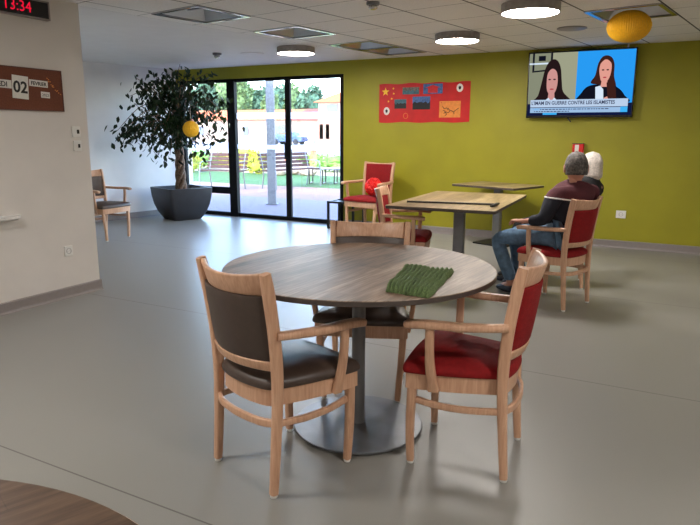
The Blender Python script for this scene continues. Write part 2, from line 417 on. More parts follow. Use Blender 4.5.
# skirtings: coved vinyl
def skirting(name, p, q, nrm):
    p, q, nrm = Vector(p), Vector(q), Vector(nrm)
    prof = [(0, 0), (.03, 0), (.018, .006), (.013, .02), (.012, .082), (.006, .09), (0, .09)]
    s = MB(); s.loft([[e+nrm*a+Vector((0, 0, b)) for a, b in prof] for e in (p, q)]); structure(s.build(name, 'skirting'))
skirting('baseboard_back', (DX1+.02, B, 0), (RX, B, 0), (0, -1, 0))
skirting('baseboard_left', (L, RY, 0), (L, 3.655, 0), (1, 0, 0))
skirting('baseboard_far_left', pA+Vector((0, 0, 0)), pB-AG*.02, NG)
skirting('baseboard_end', (L-.22, 3.655, 0), (L+.012, 3.655, 0), (0, 1, 0))

# glazed sliding doors in the back wall
def door():
    y0, y1 = B+.02, B+.075
    t = thing('window_1', None, None); t['kind'] = 'structure'
    X = lambda px: at(px, 150, y=B+.03).x
    xm0, xm1, xs0, xs1 = X(229.5), X(237), X(285.5), X(290.5)
    f = MB(); zt = 2.115
    f.box2((DX0, y0, zt), (DX1, y1, DZ+.01)); f.box2((DX0, y0, 0), (DX1, y1, .062))
    f.box2((DX0, y0, .06), (DX0+.07, y1, zt)); f.box2((DX1-.07, y0, .06), (DX1, y1, zt))
    f.box2((xm0, y0-.02, .0), (xm1, y1, zt+.02)); f.box2((xs0, y0+.01, .06), (xs1, y1, zt))
    f.box2((DX0+.06, y0, .36), (xm0, y1, .47))
    f.build('window_frame', 'frame_dark', t, bevel=.004)
    for a, b, z0, z1 in ((DX0+.07, xm0, .47, zt), (DX0+.07, xm0, .062, .36), (xm1, xs0, .062, zt), (xs1, DX1-.07, .062, zt)):
        g = MB(); g.box2((a, B+.05, z0), (b, B+.058, z1)); g.build('pane', 'window_glass', t)
    for a, b in ((xm1, xs0), (xs1, DX1-.07)):
        for z0, z1 in ((at(300, 118.5, y=B).z, at(300, 112, y=B).z), (at(300, 150, y=B).z, at(300, 145.5, y=B).z)):
            g = MB(); g.box2((a, B+.0465, z0), (b, B+.0485, z1)); g.build('frosted_strip', 'frosted_film', t)
    h = MB(); h.bar([(xs0+.02, y0-.03, .95), (xs0+.02, y0-.03, 1.2)], .02, .02, (1, 0, 0)); h.box((xs0+.02, y0-.01, .97), (.015, .04, .015)); h.box((xs0+.02, y0-.01, 1.18), (.015, .04, .015))
    h.build('handle', 'frame_dark', t)
door()

# ------------------------------------------------------------------ chairs
def chair(name, label, cat, fabric, group, rail=.782):
    t = thing(name, label, cat, group=group)
    for s in (-1, 1):
        # rear leg runs up into the back post
        pts = catmull([(s*.19, -.196, .012), (s*.191, -.182, .2), (s*.195, -.172, .42), (s*.199, -.182, .6), (s*.204, -.208, .78), (s*.208, -.226, .868)], 5)
        n = len(pts); hs = [.030+.014*min(1, i/(n*.45)) - (.01*max(0, (i/n-.8)*5)) for i in range(n)]
        m = MB(); m.bar(pts, [.031]*n, hs, (1, 0, 0), .3)
        o = m.build('leg', 'beech', t, autos=.7)
        g = MB(); g.lathe([(.0, 0), (.013, 0), (.0145, .004), (.0145, .012), (.008, .014)], (s*.19, -.196, 0), 16); g.build('foot_glide', 'white_plastic', o, autos=.6)
        pts = catmull([(s*.19, .187, .012), (s*.198, .19, .14), (s*.208, .184, .28), (s*.212, .176, .405)], 5); n = len(pts)
        m = MB(); m.bar(pts, [.029+.010*i/n for i in range(n)], [.029+.010*i/n for i in range(n)], (1, 0, 0), .25)
        o = m.build('leg', 'beech', t, autos=.7)
        g = MB(); g.lathe([(.0, 0), (.013, 0), (.0145, .004), (.0145, .012), (.008, .014)], (s*.19, .187, 0), 16); g.build('foot_glide', 'white_plastic', o, autos=.6)
    # top rail, lower rail: boards bowed backwards
    def board(name, zf, y0, bow, xe, th, mname, zmid=0, nn=15, endz=None):
        m = MB(); rings = []
        for i in range(nn):
            u = -1+2*i/(nn-1); x = u*xe; k = 1-u*u
            y = y0-bow*k; tx = Vector((xe, 2*bow*u, 0)).normalized(); nr = Vector((-tx.y, tx.x, 0))
            z0, z1 = zf(u)
            lean = .32
            ring = []
            for a, b in rrect(th/2, (z1-z0)/2, min(th, z1-z0)*.32, 3):
                ring.append(Vector((x, y, (z0+z1)/2+b))+nr*a+Vector((0, -lean*(b+(z0+z1)/2-.8*0-zmid), 0)))
            rings.append(ring)
        m.loft(rings); return m.build(name, mname, t, autos=.8)
    board('top_rail', lambda u: (rail-.004*(1-u*u), .853+.014*u*u), -.212, .060, .188, .021, 'beech', .82)
    board('lower_rail', lambda u: (.492, .532), -.175, .048, .186, .019, 'beech', .5)
    # padded back
    m = MB(); nn = 17; zt_ = rail-.001; zz = [.533, .545, .60, .66, .72, zt_-.011, zt_]
    front, back = [], []
    for j, z in enumerate(zz):
        fr, bk = [], []
        for i in range(nn):
            u = -1+2*i/(nn-1); k = 1-u*u
            yc = -.172-(z-.5)*.145-.052*k
            edge = min(1, (1-abs(u))*7, min(z-.53, zt_+.003-z)*40)
            th = .010+.012*max(0, edge)**.5
            xw = .184+(z-.5)*.03
            fr.append(Vector((u*xw, yc+th, z))); bk.append(Vector((u*xw, yc-th*.7, z)))
        m_ = fr+bk[::-1]; front.append(m_)
    m.loft(front); m.build('backrest', fabric, t, autos=.9)
    # seat pad
    def outline(ins):
        P = [(-.172, -.166), (-.14, -.192), (-.07, -.208), (0, -.213), (.07, -.208), (.14, -.192), (.172, -.166), (.183, -.13), (.212, -.03), (.238, .10), (.246, .185), (.236, .214), (.17, .226), (0, .234),
             (-.17, .226), (-.236, .214), (-.246, .185), (-.238, .10), (-.212, -.03), (-.183, -.13)]
        P = catmull([(x, y, 0) for x, y in P], 3, True); c = Vector((0, 0, 0)); out = []
        n = len(P)
        for i, p in enumerate(P):
            tt = (P[(i+1) % n]-P[i-1]).normalized(); nr = Vector((tt.y, -tt.x, 0)); out.append(p-nr*ins)
        return out
    m = MB(); rings = []
    for ins, z in ((.014, .408), (.003, .413), (.0, .422), (.002, .433), (.008, .444), (.018, .452)):
        rings.append([Vector((p.x, p.y, z)) for p in outline(ins)])
    for sc_, z in ((.86, .461), (.70, .468), (.5, .472), (.25, .474)):
        rings.append([Vector((p.x*sc_, p.y*sc_, z)) for p in outline(.018)])
    m.loft(rings); m.build('seat', fabric, t, autos=.9)
    m = MB(); ot, inn = outline(.012), outline(.036)
    m.loft([[Vector((p.x, p.y, .345)) for p in ot], [Vector((p.x, p.y, .409)) for p in ot], [Vector((p.x, p.y, .409)) for p in inn], [Vector((p.x, p.y, .345)) for p in inn]], closed=True)
    m.build('seat_apron', 'beech', t, autos=.6)
    for s in (-1, 1):
        pts = catmull([(s*.214, -.186, .636), (s*.232, -.11, .632), (s*.252, -.01, .629), (s*.266, .10, .630), (s*.268, .165, .626), (s*.264, .200, .620)], 5); n = len(pts)
        ws = [.034+.018*min(1, i/(n*.6)) for i in range(n)]; ws[-1] = .030; ws[-2] = .044
        m = MB(); m.bar(pts, ws, [.031]*(n-2)+[.029, .020], (1, 0, 0), .38); o = m.build('armrest', 'beech', t, autos=.8)
        pts = catmull([(s*.232, .088, .350), (s*.241, .094, .40), (s*.253, .100, .47), (s*.262, .101, .55), (s*.264, .101, .618)], 5); n = len(pts)
        m = MB(); m.bar(pts, .025, [.044-.010*min(1, 1.6*i/n) for i in range(n)], (1, 0, 0), .3); m.build('arm_support', 'beech', t, autos=.8)
        pts = catmull([(s*.205, .165, .290), (s*.212, .07, .281), (s*.208, -.05, .281), (s*.194, -.165, .290)], 4)
        m = MB(); m.bar(pts, .018, .027, (1, 0, 0), .3); m.build('stretcher', 'beech', t, autos=.8)
    pts = catmull([(-.185, -.178, .290), (-.12, -.205, .288), (0, -.217, .288), (.12, -.205, .288), (.185, -.178, .290)], 4)
    m = MB(); m.bar(pts, .031, .018, (0, 0, 1), .3); m.build('stretcher', 'beech', t, autos=.8)
    return t
GR = 'beech armchairs of the same model'
brown = chair('armchair', 'beech armchair with brown leatherette seat, left front of the round table, seen from behind', 'chair', 'fabric_brown', GR)
brown.location = (-1.376, 1.99, 0); brown.rotation_euler = (0, 0, -.306)
dup(brown, (-1.435, 2.858, 0), 3.499, 'beech armchair with brown leatherette, behind the round table, facing the camera', GR)
dup(brown, (-6.53, 5.56, 0), -1.49, 'beech armchair with brown seat standing alone by the white wall near the planter', GR)
red = chair('armchair', 'beech armchair with red fabric seat and back, right of the round table', 'chair', 'fabric_red', GR)
red.location = (-.735, 2.438, 0); red.rotation_euler = (0, 0, 1.667)
dup(red, (-2.22, 5.23, 0), -1.30, 'beech armchair with red fabric, pushed up to the left of the rectangular table', GR)
tall = chair('armchair', 'higher-backed beech armchair with red fabric by the green wall, red paper ball on its seat', 'chair', 'fabric_red', None, .845)
tall.location = (-3.76, 7.58, 0); tall.rotation_euler = (0, 0, 3.0); tall.scale = (1.1, 1.1, 1.1)
HP = (-.868, 5.136, 1.236)
dup(red, HP[:2]+(0,), HP[2], 'beech armchair with red fabric in which the man in the maroon and navy jumper sits', GR)
WP = (-.958, 5.86, 1.75)
dup(red, WP[:2]+(0,), WP[2], 'beech armchair with red fabric hidden behind the seated man, under the white-haired person', GR)

# ------------------------------------------------------------------ round table
TC = Vector((-1.25, 2.426, 0)); TZ = .764
t = thing('round_table', 'round pedestal dining table with weathered oak laminate top and grey column', 'table', TC)
m = MB(); m.lathe([(0, TZ-.024), (.592, TZ-.024), (.5985, TZ-.021), (.6, TZ-.003), (.5985, TZ), (0, TZ)], (0, 0, 0), 96)
for f in m.bm.faces: f.material_index = 0 if (f.calc_center_median().z > TZ-.0022 or len(f.verts) > 4) else 1
for f in m.bm.faces:
    if f.calc_center_median().z < TZ-.02: f.material_index = 1
m.build('tabletop', ['oak_top', 'edge_band'], t, autos=.5)
m = MB(); m.lathe([(.0, .018), (.034, .018), (.032, .022), (.0305, .03), (.0305, TZ-.03), (.05, TZ-.026), (0, TZ-.0245)], (0, 0, 0), 32); m.build('column', 'grey_metal', t, autos=.6)
m = MB(); m.lathe([(0, .010), (.297, .010), (.3, .012), (.3, .016), (.296, .019), (.06, .022), (0, .022)], (0, 0, 0), 96); bo = m.build('base', 'base_metal', t, autos=.5)
m = MB()
for k in range(3):
    m.box((0, 0, TZ-.032), (.5, .05, .016), Matrix.Rotation(k*PI/3, 3, 'Z'))
m.build('support_spider', 'grey_metal', t)
for k in range(6):
    a = math.radians(-72+60*k); g = MB(); g.lathe([(0, 0), (.013, 0), (.016, .004), (.016, .011), (0, .011)], (.275*math.cos(a), .275*math.sin(a), 0), 16); g.build('foot_glide', 'white_plastic', bo, autos=.6)
# folded green knitted cloth on it
def knit():
    c = [at(384, 292, z=TZ), at(430, 299, z=TZ), at(455, 272.5, z=TZ), at(405, 267.5, z=TZ)]
    org = sum(c, Vector())/4
    nu, nv = 88, 40; bm = bmesh.new(); top = []
    rnd = random.Random(3)
    for j in range(nv+1):
        row = []
        v = j/nv
        for i in range(nu+1):
            u = i/nu
            p = (c[0]*(1-u)+c[1]*u)*(1-v)+(c[3]*(1-u)+c[2]*u)*v
            e = min(1, min(u, 1-u)*26, min(v, 1-v)*14); e = max(0, e)**.5
            rib = abs(math.sin(PI*11*u+.5*math.sin(5*v)))
            step = .006*math.sin(3*PI*v+.3)
            wob = .004*math.sin(9*u+6*v)
            z = TZ+.001+(.006+.020*rib*(.85+.15*abs(math.sin(24*v)))+.4*step+wob*.5)*e
            jag = .006*(abs((v*3) % 1-.5))*(1 if u < .5 else -1)
            q = Vector((p.x+jag*2+(.004*math.sin(PI*22*u)*(1 if j in (0, nv) else 0)), p.y+.004*math.cos(PI*22*u)*(1 if j in (0, nv) else 0), z))
            row.append(bm.verts.new(q-org))
        top.append(row)
    for j in range(nv):
        for i in range(nu): bm.faces.new([top[j][i], top[j][i+1], top[j+1][i+1], top[j+1][i]])
    me = bpy.data.meshes.new('knitted_cloth'); bm.to_mesh(me); bm.free(); me.materials.append(M['knit_green'])
    o = link_mesh('knitted_cloth', me, None, True); o.location = org
    so = o.modifiers.new('s', 'SOLIDIFY'); so.thickness = .0012; so.offset = 1
    tagp(o, 'folded dark green ribbed knitted cloth lying on the round table', 'cloth')
knit()

# near table, only its rim in view
t = thing('round_table', 'brown oak laminate round table cut off at the lower left corner of the photo', 'table', (-.795, .008, 0))
m = MB(); m.lathe([(0, .738), (.597, .738), (.603, .742), (.605, .757), (.602, .76), (0, .76)], (0, 0, 0), 96)
for f in m.bm.faces: f.material_index = 0 if (f.calc_center_median().z > .7595) else 1
m.build('tabletop', ['oak_front', 'beech'], t, autos=.5)
m = MB(); m.lathe([(0, .018), (.03, .02), (.03, .735), (0, .737)], (0, 0, 0), 32); m.build('column', 'grey_metal', t, autos=.6)
m = MB(); m.lathe([(0, .0), (.3, .0), (.3, .014), (0, .02)], (0, 0, 0), 64); m.build('base', 'base_metal', t, autos=.6)

# rectangular tables
def rect_table(label, cx, cy, rz, w, d, z, col, base, colw=(.10, .06), cz='grey_metal', th=.026):
    t = thing('rectangular_table', label, 'table', (cx, cy, 0), rz)
    m = MB(); m.loft([[Vector((a, b, zz)) for a, b in rrect(w/2-i, d/2-i, .03, 4)] for zz, i in ((z-th, .002), (z-th+.003, 0), (z-.002, 0), (z, .002))])
    for f in m.bm.faces: f.material_index = 0 if f.calc_center_median().z > z-.0015 else 1
    m.build('tabletop', ['oak_square', 'edge_band'], t, autos=.5)
    m = MB(); m.loft([[Vector((col[0]+a, col[1]+b, zz)) for a, b in rrect(colw[0]/2, colw[1]/2, .008, 3)] for zz in (.02, z-th-.012)]); m.box((col[0], col[1], z-th-.007), (.3, .2, .012)); m.build('column', cz, t, autos=.5)
    m = MB(); m.loft([[Vector((col[0]+a, col[1]+b, zz)) for a, b in rrect(base[0]/2, base[1]/2, .02, 3)] for zz in (0, .018)]); m.build('base', 'black_metal' , t, bevel=.003)
    return t
rect_table('wood-topped rectangular table in the middle distance with a black walking stick on it', -1.79, 5.50, .062, .92, 1.50, .755, (.04, -.20), (.50, .34), (.095, .07), 'grey_metal')
rect_table('wood-topped table against the green wall, below and left of the television', -2.03, 7.60, -.33, .90, .66, .735, (.0, .03), (.46, .36), (.10, .06), 'column_light')
# walking stick
a, b = at(407, 201.5, z=.768), at(497, 204.5, z=.768)
m = MB(); d = (b-a).normalized(); m.tube([a, a+d*.02, b], [.009, .0085, .009], 12)
m.tube([b+Vector((0, .05, .003)), b+Vector((.002, .0, .004)), b+Vector((.004, -.06, .004)), b+Vector((.0, -.12, .002)), b+Vector((-.01, -.15, .0))], [.010, .013, .013, .012, .009], 10)
tagp(m.build('walking_stick', 'black_metal', None, autos=.7, loc=(a+b)/2), 'black walking stick lying across the near end of the rectangular table', 'walking stick')

# low black frame table by the door
t = thing('low_side_table', 'low black metal framed side table beside the glass door, behind the red chair', 'table', (-4.27, 7.86, 0), 0)
m = MB()
for x in (-.20, .20):
    for y in (-.16, .16): m.box((x, y, .19), (.03, .03, .38))
for y in (-.16, .16): m.box((0, y, .382), (.43, .03, .03))
for x in (-.20, .20): m.box((x, 0, .382), (.022, .342, .022)); m.box((x, 0, .011), (.022, .30, .022))
m.build('frame', 'black_metal', t, bevel=.002)
m = MB(); m.box((0, 0, .376), (.375, .295, .012)); m.build('tabletop', 'black_metal', t)

# paper balls
def paper_ball(name, label, c, r, mt, sq=1.0, folds=36, hang=None):
    m = MB(); c = Vector(c); rings = []; n = folds*2
    for j in range(1, 24):
        th = PI*j/24; rings.append([c+Vector((r*math.sin(th)*math.cos(2*PI*k/n)*(1 if k % 2 else .975)*(1+.018*math.sin(j*2.4+k*1.3)), r*math.sin(th)*math.sin(2*PI*k/n)*(1 if k % 2 else .955), -sq*r*math.cos(th))) for k in range(n)])
    m.loft(rings); 
    o = m.build(name, mt, None, loc=c); tagp(o, label, 'paper ball')
    if hang:
        s = MB(); s.tube([Vector((0, 0, sq*r*.98)), Vector((0, 0, hang-c.z))], .0015, 5); s.build('string', 'white_plastic', o)
    return o
pb = at(629, 26.5, y=5.9)
paper_ball('paper_ball', 'large flattened yellow paper ball hanging from the ceiling above the television', pb, .172, 'yellow_paper', .74, 60, H)
pb2 = at(191, 129, y=6.95)
yb = paper_ball('paper_ball', 'small yellow paper ball hanging among the leaves of the indoor tree', pb2, .115, 'yellow_paper', 1.0, 30, None)
rb = Vector((-3.98, 7.66, 0))+Vector((-.09, .03, .472+.118)); rb = at(373.5, 191, y=7.52); rb.z = .521+.122
o = paper_ball('paper_ball', 'bright red paper ball lying on the seat of the red armchair by the wall', rb, .122, 'red_paper', 1.0, 26)
rr_ = random.Random(9)
for v in o.data.vertices: v.co *= rr_.uniform(.84, 1.03)
for p_ in o.data.polygons: p_.use_smooth = False

# ------------------------------------------------------------------ wall things
def flat(name, pts, m, parent, y, th=.001):
    """polygon on a wall facing -y, pts in (x, z)"""
    b = MB(); b.loft([[Vector((x, y, z)) for x, z in pts], [Vector((x, y-th, z)) for x, z in pts]]); return b.build(name, m, parent)
def ell(cx, cz, rx, rz, n=20): return [(cx+rx*math.cos(2*PI*k/n), cz+rz*math.sin(2*PI*k/n)) for k in range(n)]
def rc(x0, z0, x1, z1): return [(x0, z0), (x1, z0), (x1, z1), (x0, z1)]
# poster
px0, px1, pz0, pz1 = -3.87, -2.57, 1.487, 2.0
t = thing('banner', 'red paper banner with yellow stars and pictures on the green wall beside the doors', 'banner', ((px0+px1)/2, B, (pz0+pz1)/2))
PW, PH = px1-px0, pz1-pz0
def P(u, v): return (u-.5)*PW, (v-.5)*PH
n = 24; top = [P(i/n, 1+.012*math.sin(i*.9)) for i in range(n+1)]; bot = [P(i/n, -.012*math.sin(i*.7)) for i in range(n+1)]
m = MB(); rows = [[Vector((q[0], -.003-.004*abs(math.sin(i*.55)), q[1])) for i, q in enumerate(r)] for r in (bot, top)]
vv = [[m.bm.verts.new(p) for p in r] for r in rows]
for i in range(n): m.face([vv[0][i], vv[0][i+1], vv[1][i+1], vv[1][i]])
o = m.build('sheet', 'poster_red', t); so = o.modifiers.new('s', 'SOLIDIFY'); so.thickness = .0015
def star(u, v, r):
    cx, cz = P(u, v); return [(cx+(r if k % 2 == 0 else r*.4)*math.sin(PI*k/5), cz+(r if k % 2 == 0 else r*.4)*math.cos(PI*k/5)) for k in range(10)]
Y_ = -.0085
flat('star', star(.075, .80, .06), 'star_yellow', t, Y_)
for u, v in ((.165, .88), (.17, .75), (.148, .62), (.11, .55)): flat('star', star(u, v, .017), 'star_yellow', t, Y_)
def pic(u0, v0, u1, v1, m1, kind):
    a, b = P(u0, v0), P(u1, v1); o = flat('picture', rc(*a, *b), m1, t, Y_)
    w_, h_ = b[0]-a[0], b[1]-a[1]
    if kind == 'hill':
        pts = [a]+[(a[0]+w_*k/8, a[1]+h_*(.35+.3*abs(math.sin(k*1.7+u0*9)))) for k in range(9)]+[(b[0], a[1])]
        flat('landscape', pts, 'ink' if m1 != 'photo_grey' else 'photo_teal', o, Y_-.001, .0006)
    if kind == 'red':
        flat('temple', [(a[0]+w_*.25, a[1]+h_*.1), (a[0]+w_*.75, a[1]+h_*.1), (a[0]+w_*.75, a[1]+h_*.6), (a[0]+w_*.88, a[1]+h_*.62), (a[0]+w_*.5, a[1]+h_*.9), (a[0]+w_*.12, a[1]+h_*.62), (a[0]+w_*.25, a[1]+h_*.6)], 'alarm_red', o, Y_-.001, .0006)
pic(.27, .72, .455, .9, 'photo_grey', 'hill'); pic(.50, .72, .71, .97, 'photo_blue', 'red')
pic(.18, .36, .315, .60, 'photo_teal', 'hill'); pic(.385, .33, .58, .66, 'photo_blue', 'hill')
a_, b_ = P(.68, .12), P(.905, .53); o = flat('orange_panel', rc(*a_, *b_), 'poster_orange', t, Y_)
m = MB()
def stroke(pts, r):
    q = catmull([(P(u, v)[0], Y_-.0022, P(u, v)[1]) for u, v in pts], 4); m.tube(q, r, 6)
for s in ([(.715, .40), (.735, .34), (.76, .36), (.775, .30)], [(.73, .22), (.755, .26), (.78, .24), (.80, .30), (.83, .26), (.855, .30), (.885, .35)], [(.72, .30), (.74, .28), (.76, .20), (.745, .17)], [(.835, .26), (.84, .20)], [(.775, .36), (.79, .30)]): stroke(s, .0035)
m.build('brush_marks', 'ink', o)
flat('red_seal', ell(*P(.70, .49), .006, .006, 10), 'alarm_red', o, Y_-.001)
for u, v in ((.89, .85), (.09, .30)):
    o = flat('round_badge', ell(*P(u, v), .045, .053), 'paper', t, Y_)
    flat('mark', ell(*P(u, v), .017, .024, 9), 'ink', o, Y_-.001, .0006); flat('mark', ell(P(u, v)[0], P(u, v)[1]+.008, .022, .007, 9), 'ink', o, Y_-.0012, .0006)
o = MB(); c_ = P(.31, .17); o.tube([(c_[0]+.032*math.cos(2*PI*k/20), Y_-.001, c_[1]+.036*math.sin(2*PI*k/20)) for k in range(20)], .003, 6, False, True); o.build('ring_badge', 'poster_orange', t)
# TV
tw, thh = 1.215, .775
t = thing('television', 'large wall-mounted flat television showing two news presenters', 'television', (-1.227, B-.10, 1.914), 0)
t.rotation_euler = (math.radians(2), 0, math.radians(.5))
S_ = .987
t.scale = (S_, 1, S_)
m = MB(); m.box((0, .014, 0), (tw, .04, thh)); m.build('casing', 'tv_black', t, bevel=.006)
sx, sz = tw-.03, thh-.045
def Q(u, v): return (u-.5)*sx, (v-.5)*sz+.006
def sflat(name, pts, m_, par, lay):
    if len(pts) > 7 and name in ('hair', 'jacket', 'face'): pts = [(p.x, p.y) for p in catmull([(a, b, 0) for a, b in pts], 4, True)]
    return flat(name, [Q(*p) for p in pts], m_, par, -.0065-lay*.0005, .0004)
scr = sflat('screen', rc(0, 0, 1, 1), 's_navy', t, 0)
sflat('left_video', rc(0, .19, .47, 1), 's_wall', scr, 1); sflat('right_video', rc(.47, .19, 1, 1), 's_blue', scr, 1)
sflat('pale_wall', rc(.22, .19, .47, 1), 's_wall2', scr, 2)
sflat('picture_frame', [(.03, .70), (.23, .72), (.23, 1), (.21, 1), (.21, .745), (.05, .725), (.05, 1), (.03, 1)], 's_dark', scr, 3)
sflat('reflection', rc(.0, .825, .24, .85), 's_white', scr, 3)
sflat('framed_shape', rc(.09, .88, .16, .96), 's_dark', scr, 3)
# presenter left
E2 = lambda cx, cz, rx, rz, n=20: [(cx+rx*math.cos(2*PI*k/n), cz+rz*math.sin(2*PI*k/n)) for k in range(n)]
sflat('hair', [(.05, .19), (.10, .32), (.13, .52), (.155, .72), (.19, .85), (.24, .90), (.285, .86), (.315, .74), (.33, .55), (.35, .38), (.42, .26), (.43, .19)], 's_hair', scr, 4)
sflat('jacket', [(.03, .19), (.08, .25), (.16, .27), (.33, .27), (.40, .24), (.45, .19)], 's_dark', scr, 5)
sflat('face', [(.188, .42), (.182, .55), (.19, .68), (.23, .75), (.275, .70), (.29, .56), (.28, .42), (.25, .34), (.215, .34)], 's_skin', scr, 6)
sflat('neck', [(.20, .25), (.27, .25), (.262, .40), (.208, .40)], 's_skin', scr, 5.5)
sflat('collar', [(.17, .24), (.21, .29), (.235, .22), (.265, .29), (.30, .24), (.235, .19)], 's_white', scr, 6)
for x in (.21, .258): sflat('eye', E2(x, .58, .014, .012, 8), 's_eye', scr, 7)
sflat('mouth', E2(.236, .425, .022, .012, 8), 's_lip', scr, 7)
# presenter right
sflat('hair', [(.61, .50), (.645, .62), (.665, .80), (.70, .90), (.745, .92), (.79, .88), (.815, .78), (.82, .60), (.845, .45), (.85, .25), (.79, .19), (.755, .25), (.74, .45)], 's_hair2', scr, 3)
sflat('jacket', [(.50, .19), (.53, .36), (.58, .45), (.66, .48), (.80, .47), (.88, .40), (.93, .30), (.955, .19)], 's_dark', scr, 4)
sflat('blouse', [(.665, .19), (.655, .44), (.70, .46), (.73, .40), (.74, .19)], 's_white', scr, 5)
sflat('hands', [(.74, .19), (.74, .27), (.77, .29), (.80, .25), (.80, .19)], 's_skin2', scr, 5.5)
sflat('hair_lock', [(.755, .50), (.80, .56), (.845, .40), (.855, .26), (.81, .20), (.775, .27)], 's_hair2', scr, 6)
sflat('face', [(.69, .60), (.68, .70), (.69, .80), (.735, .86), (.785, .80), (.79, .68), (.775, .57), (.74, .50), (.705, .53)], 's_skin2', scr, 5)
sflat('neck', [(.70, .44), (.765, .44), (.76, .56), (.712, .56)], 's_skin2', scr, 5)
for x in (.715, .757): sflat('eye', E2(x, .70, .013, .011, 8), 's_eye', scr, 6.5)
sflat('mouth', E2(.735, .585, .018, .011, 8), 's_lip', scr, 6.5)
sflat('title_bar', rc(.03, .135, .965, .255), 's_bar', scr, 7)
sflat('text_bar', rc(.03, .045, .965, .125), 's_bar2', scr, 7); sflat('cyan_tab', rc(.90, .045, .965, .13), 's_cyan', scr, 8)
sflat('cyan_strip', rc(.16, .012, .30, .042), 's_cyan', scr, 8)
RX_ = (PI/2, 0, 0)
q = Q(.04, .20); text_part('headline', "L'IMAM EN GUERRE CONTRE LES ISLAMISTES", .058, 's_text', scr, (q[0], -.0112, q[1]), RX_, .0003, 'LEFT', .83, .0012)
q = Q(.06, .10); text_part('small_text', 'DIRECT', .028, 's_cyan', scr, (q[0], -.0112, q[1]), RX_, .0003, 'LEFT')
for v, a, b in ((.10, .13, .80), (.066, .07, .42)):
    s = MB(); u = a; rr_ = random.Random(int(v*1000))
    while u < b:
        l = rr_.uniform(.01, .035); p0, p1 = Q(u, v-.006), Q(min(u+l, b), v+.006); s.box(((p0[0]+p1[0])/2, -.0108, (p0[1]+p1[1])/2), (p1[0]-p0[0], .0006, p1[1]-p0[1])); u += l+.008
    s.build('ticker_text', 's_text', scr)
m = MB(); m.box((0, .065, 0), (.4, .07, .4)); m.build('wall_bracket', 'black_metal', t)
m = MB(); m.tube([(-.12, .03, -thh/2+.01), (-.07, .01, -thh/2-.05)], .008, 8); m.build('cable', 'black_metal', t)
m = MB(); m.tube([(.50, .03, thh/2-.01), (.50, .035, thh/2+.045)], .008, 8); m.build('aerial_cable', 'white_plastic', t)
# sockets, alarm
def plate(name, label, cat, loc, ax, w_=.08, h_=.08, dark=None, pl='white_plastic', holes=True):
    t = thing(name, label, cat, loc, 0 if ax == 'y' else PI/2)
    m = MB(); m.box((0, -.006, 0), (w_, .012, h_)); m.build('plate', pl, t, bevel=.003)
    if dark: m = MB(); m.box((dark[0], -.0125, dark[1]), (dark[2], .003, dark[3])); m.build('display', 'clock_black', t)
    elif holes:
        m = MB()
        c0 = [(.022*math.cos(2*PI*k/20), -.0122, .022*math.sin(2*PI*k/20)) for k in range(20)]; m.tube(c0, .0018, 6, False, True)
        for x in (-.01, .01): m.box((x, -.0125, 0), (.005, .002, .005))
        m.build('socket_face', 'skirting', t)
    return t
plate('wall_socket', 'white double socket plate on the green wall right of the seated man', 'socket', (-.656, B, .405), 'y', .11, .09)
plate('wall_socket', 'white single socket low on the cream wall at left', 'socket', (L, 3.364, .387), 'x', .075, .085)
plate('wall_switch', 'upper white control plate with a black display on the cream wall edge', 'switch', (L, 3.535, 1.345), 'x', .075, .085, (.012, 0, .022, .032))
plate('wall_switch', 'lower white control plate with a black display on the cream wall edge', 'switch', (L, 3.535, 1.232), 'x', .075, .085, (.012, 0, .018, .03))
t = thing('fire_call_point', 'small red and white alarm box on the green wall above the seated man', 'alarm', (-1.195, B, 1.165))
m = MB(); m.box((0, -.03, 0), (.13, .06, .12)); m.build('box', 'alarm_red', t, bevel=.006)
m = MB(); m.box((-.012, -.0615, 0), (.045, .004, .10)); m.build('white_panel', 'white_plastic', t)
m = MB(); m.box((0, -.03, .064), (.135, .065, .008)); m.build('top_cover', 'black_metal', t)
# hooks on the far wall
for z in (1.58, 1.66):
    p = at(97, 96, z=1.6); q = NG*(WN+.008); y_ = 5.5
    m = MB(); c_ = AG*4.9+NG*(WN+.006)+Vector((0, 0, z)); m.box(c_, (.02, .02, .022)); tagp(m.build('wall_hook', 'black_metal', None, loc=c_), ('upper' if z > 1.6 else 'lower')+' of two tiny black hooks on the far white wall', 'hook')
# clock
t = thing('digital_clock', 'black digital wall clock with red digits high on the cream wall', 'clock', (L, 2.93, 2.235), PI/2)
m = MB(); m.box((0, -.02, 0), (.84, .04, .115)); m.build('case', 'clock_black', t, bevel=.004)
m = MB(); 
for a0 in ((0, -.02, .062, .86, .042, .01), (0, -.02, -.062, .86, .042, .01), (.424, -.02, 0, .012, .042, .134)): m.box(a0[:3], a0[3:])
m.build('bezel', 'skirting', t)
text_part('digits', '13:34', .108, 'led_red', t, (.165, -.0412, .0), (PI/2, 0, 0), .0003, 'CENTER', .95)
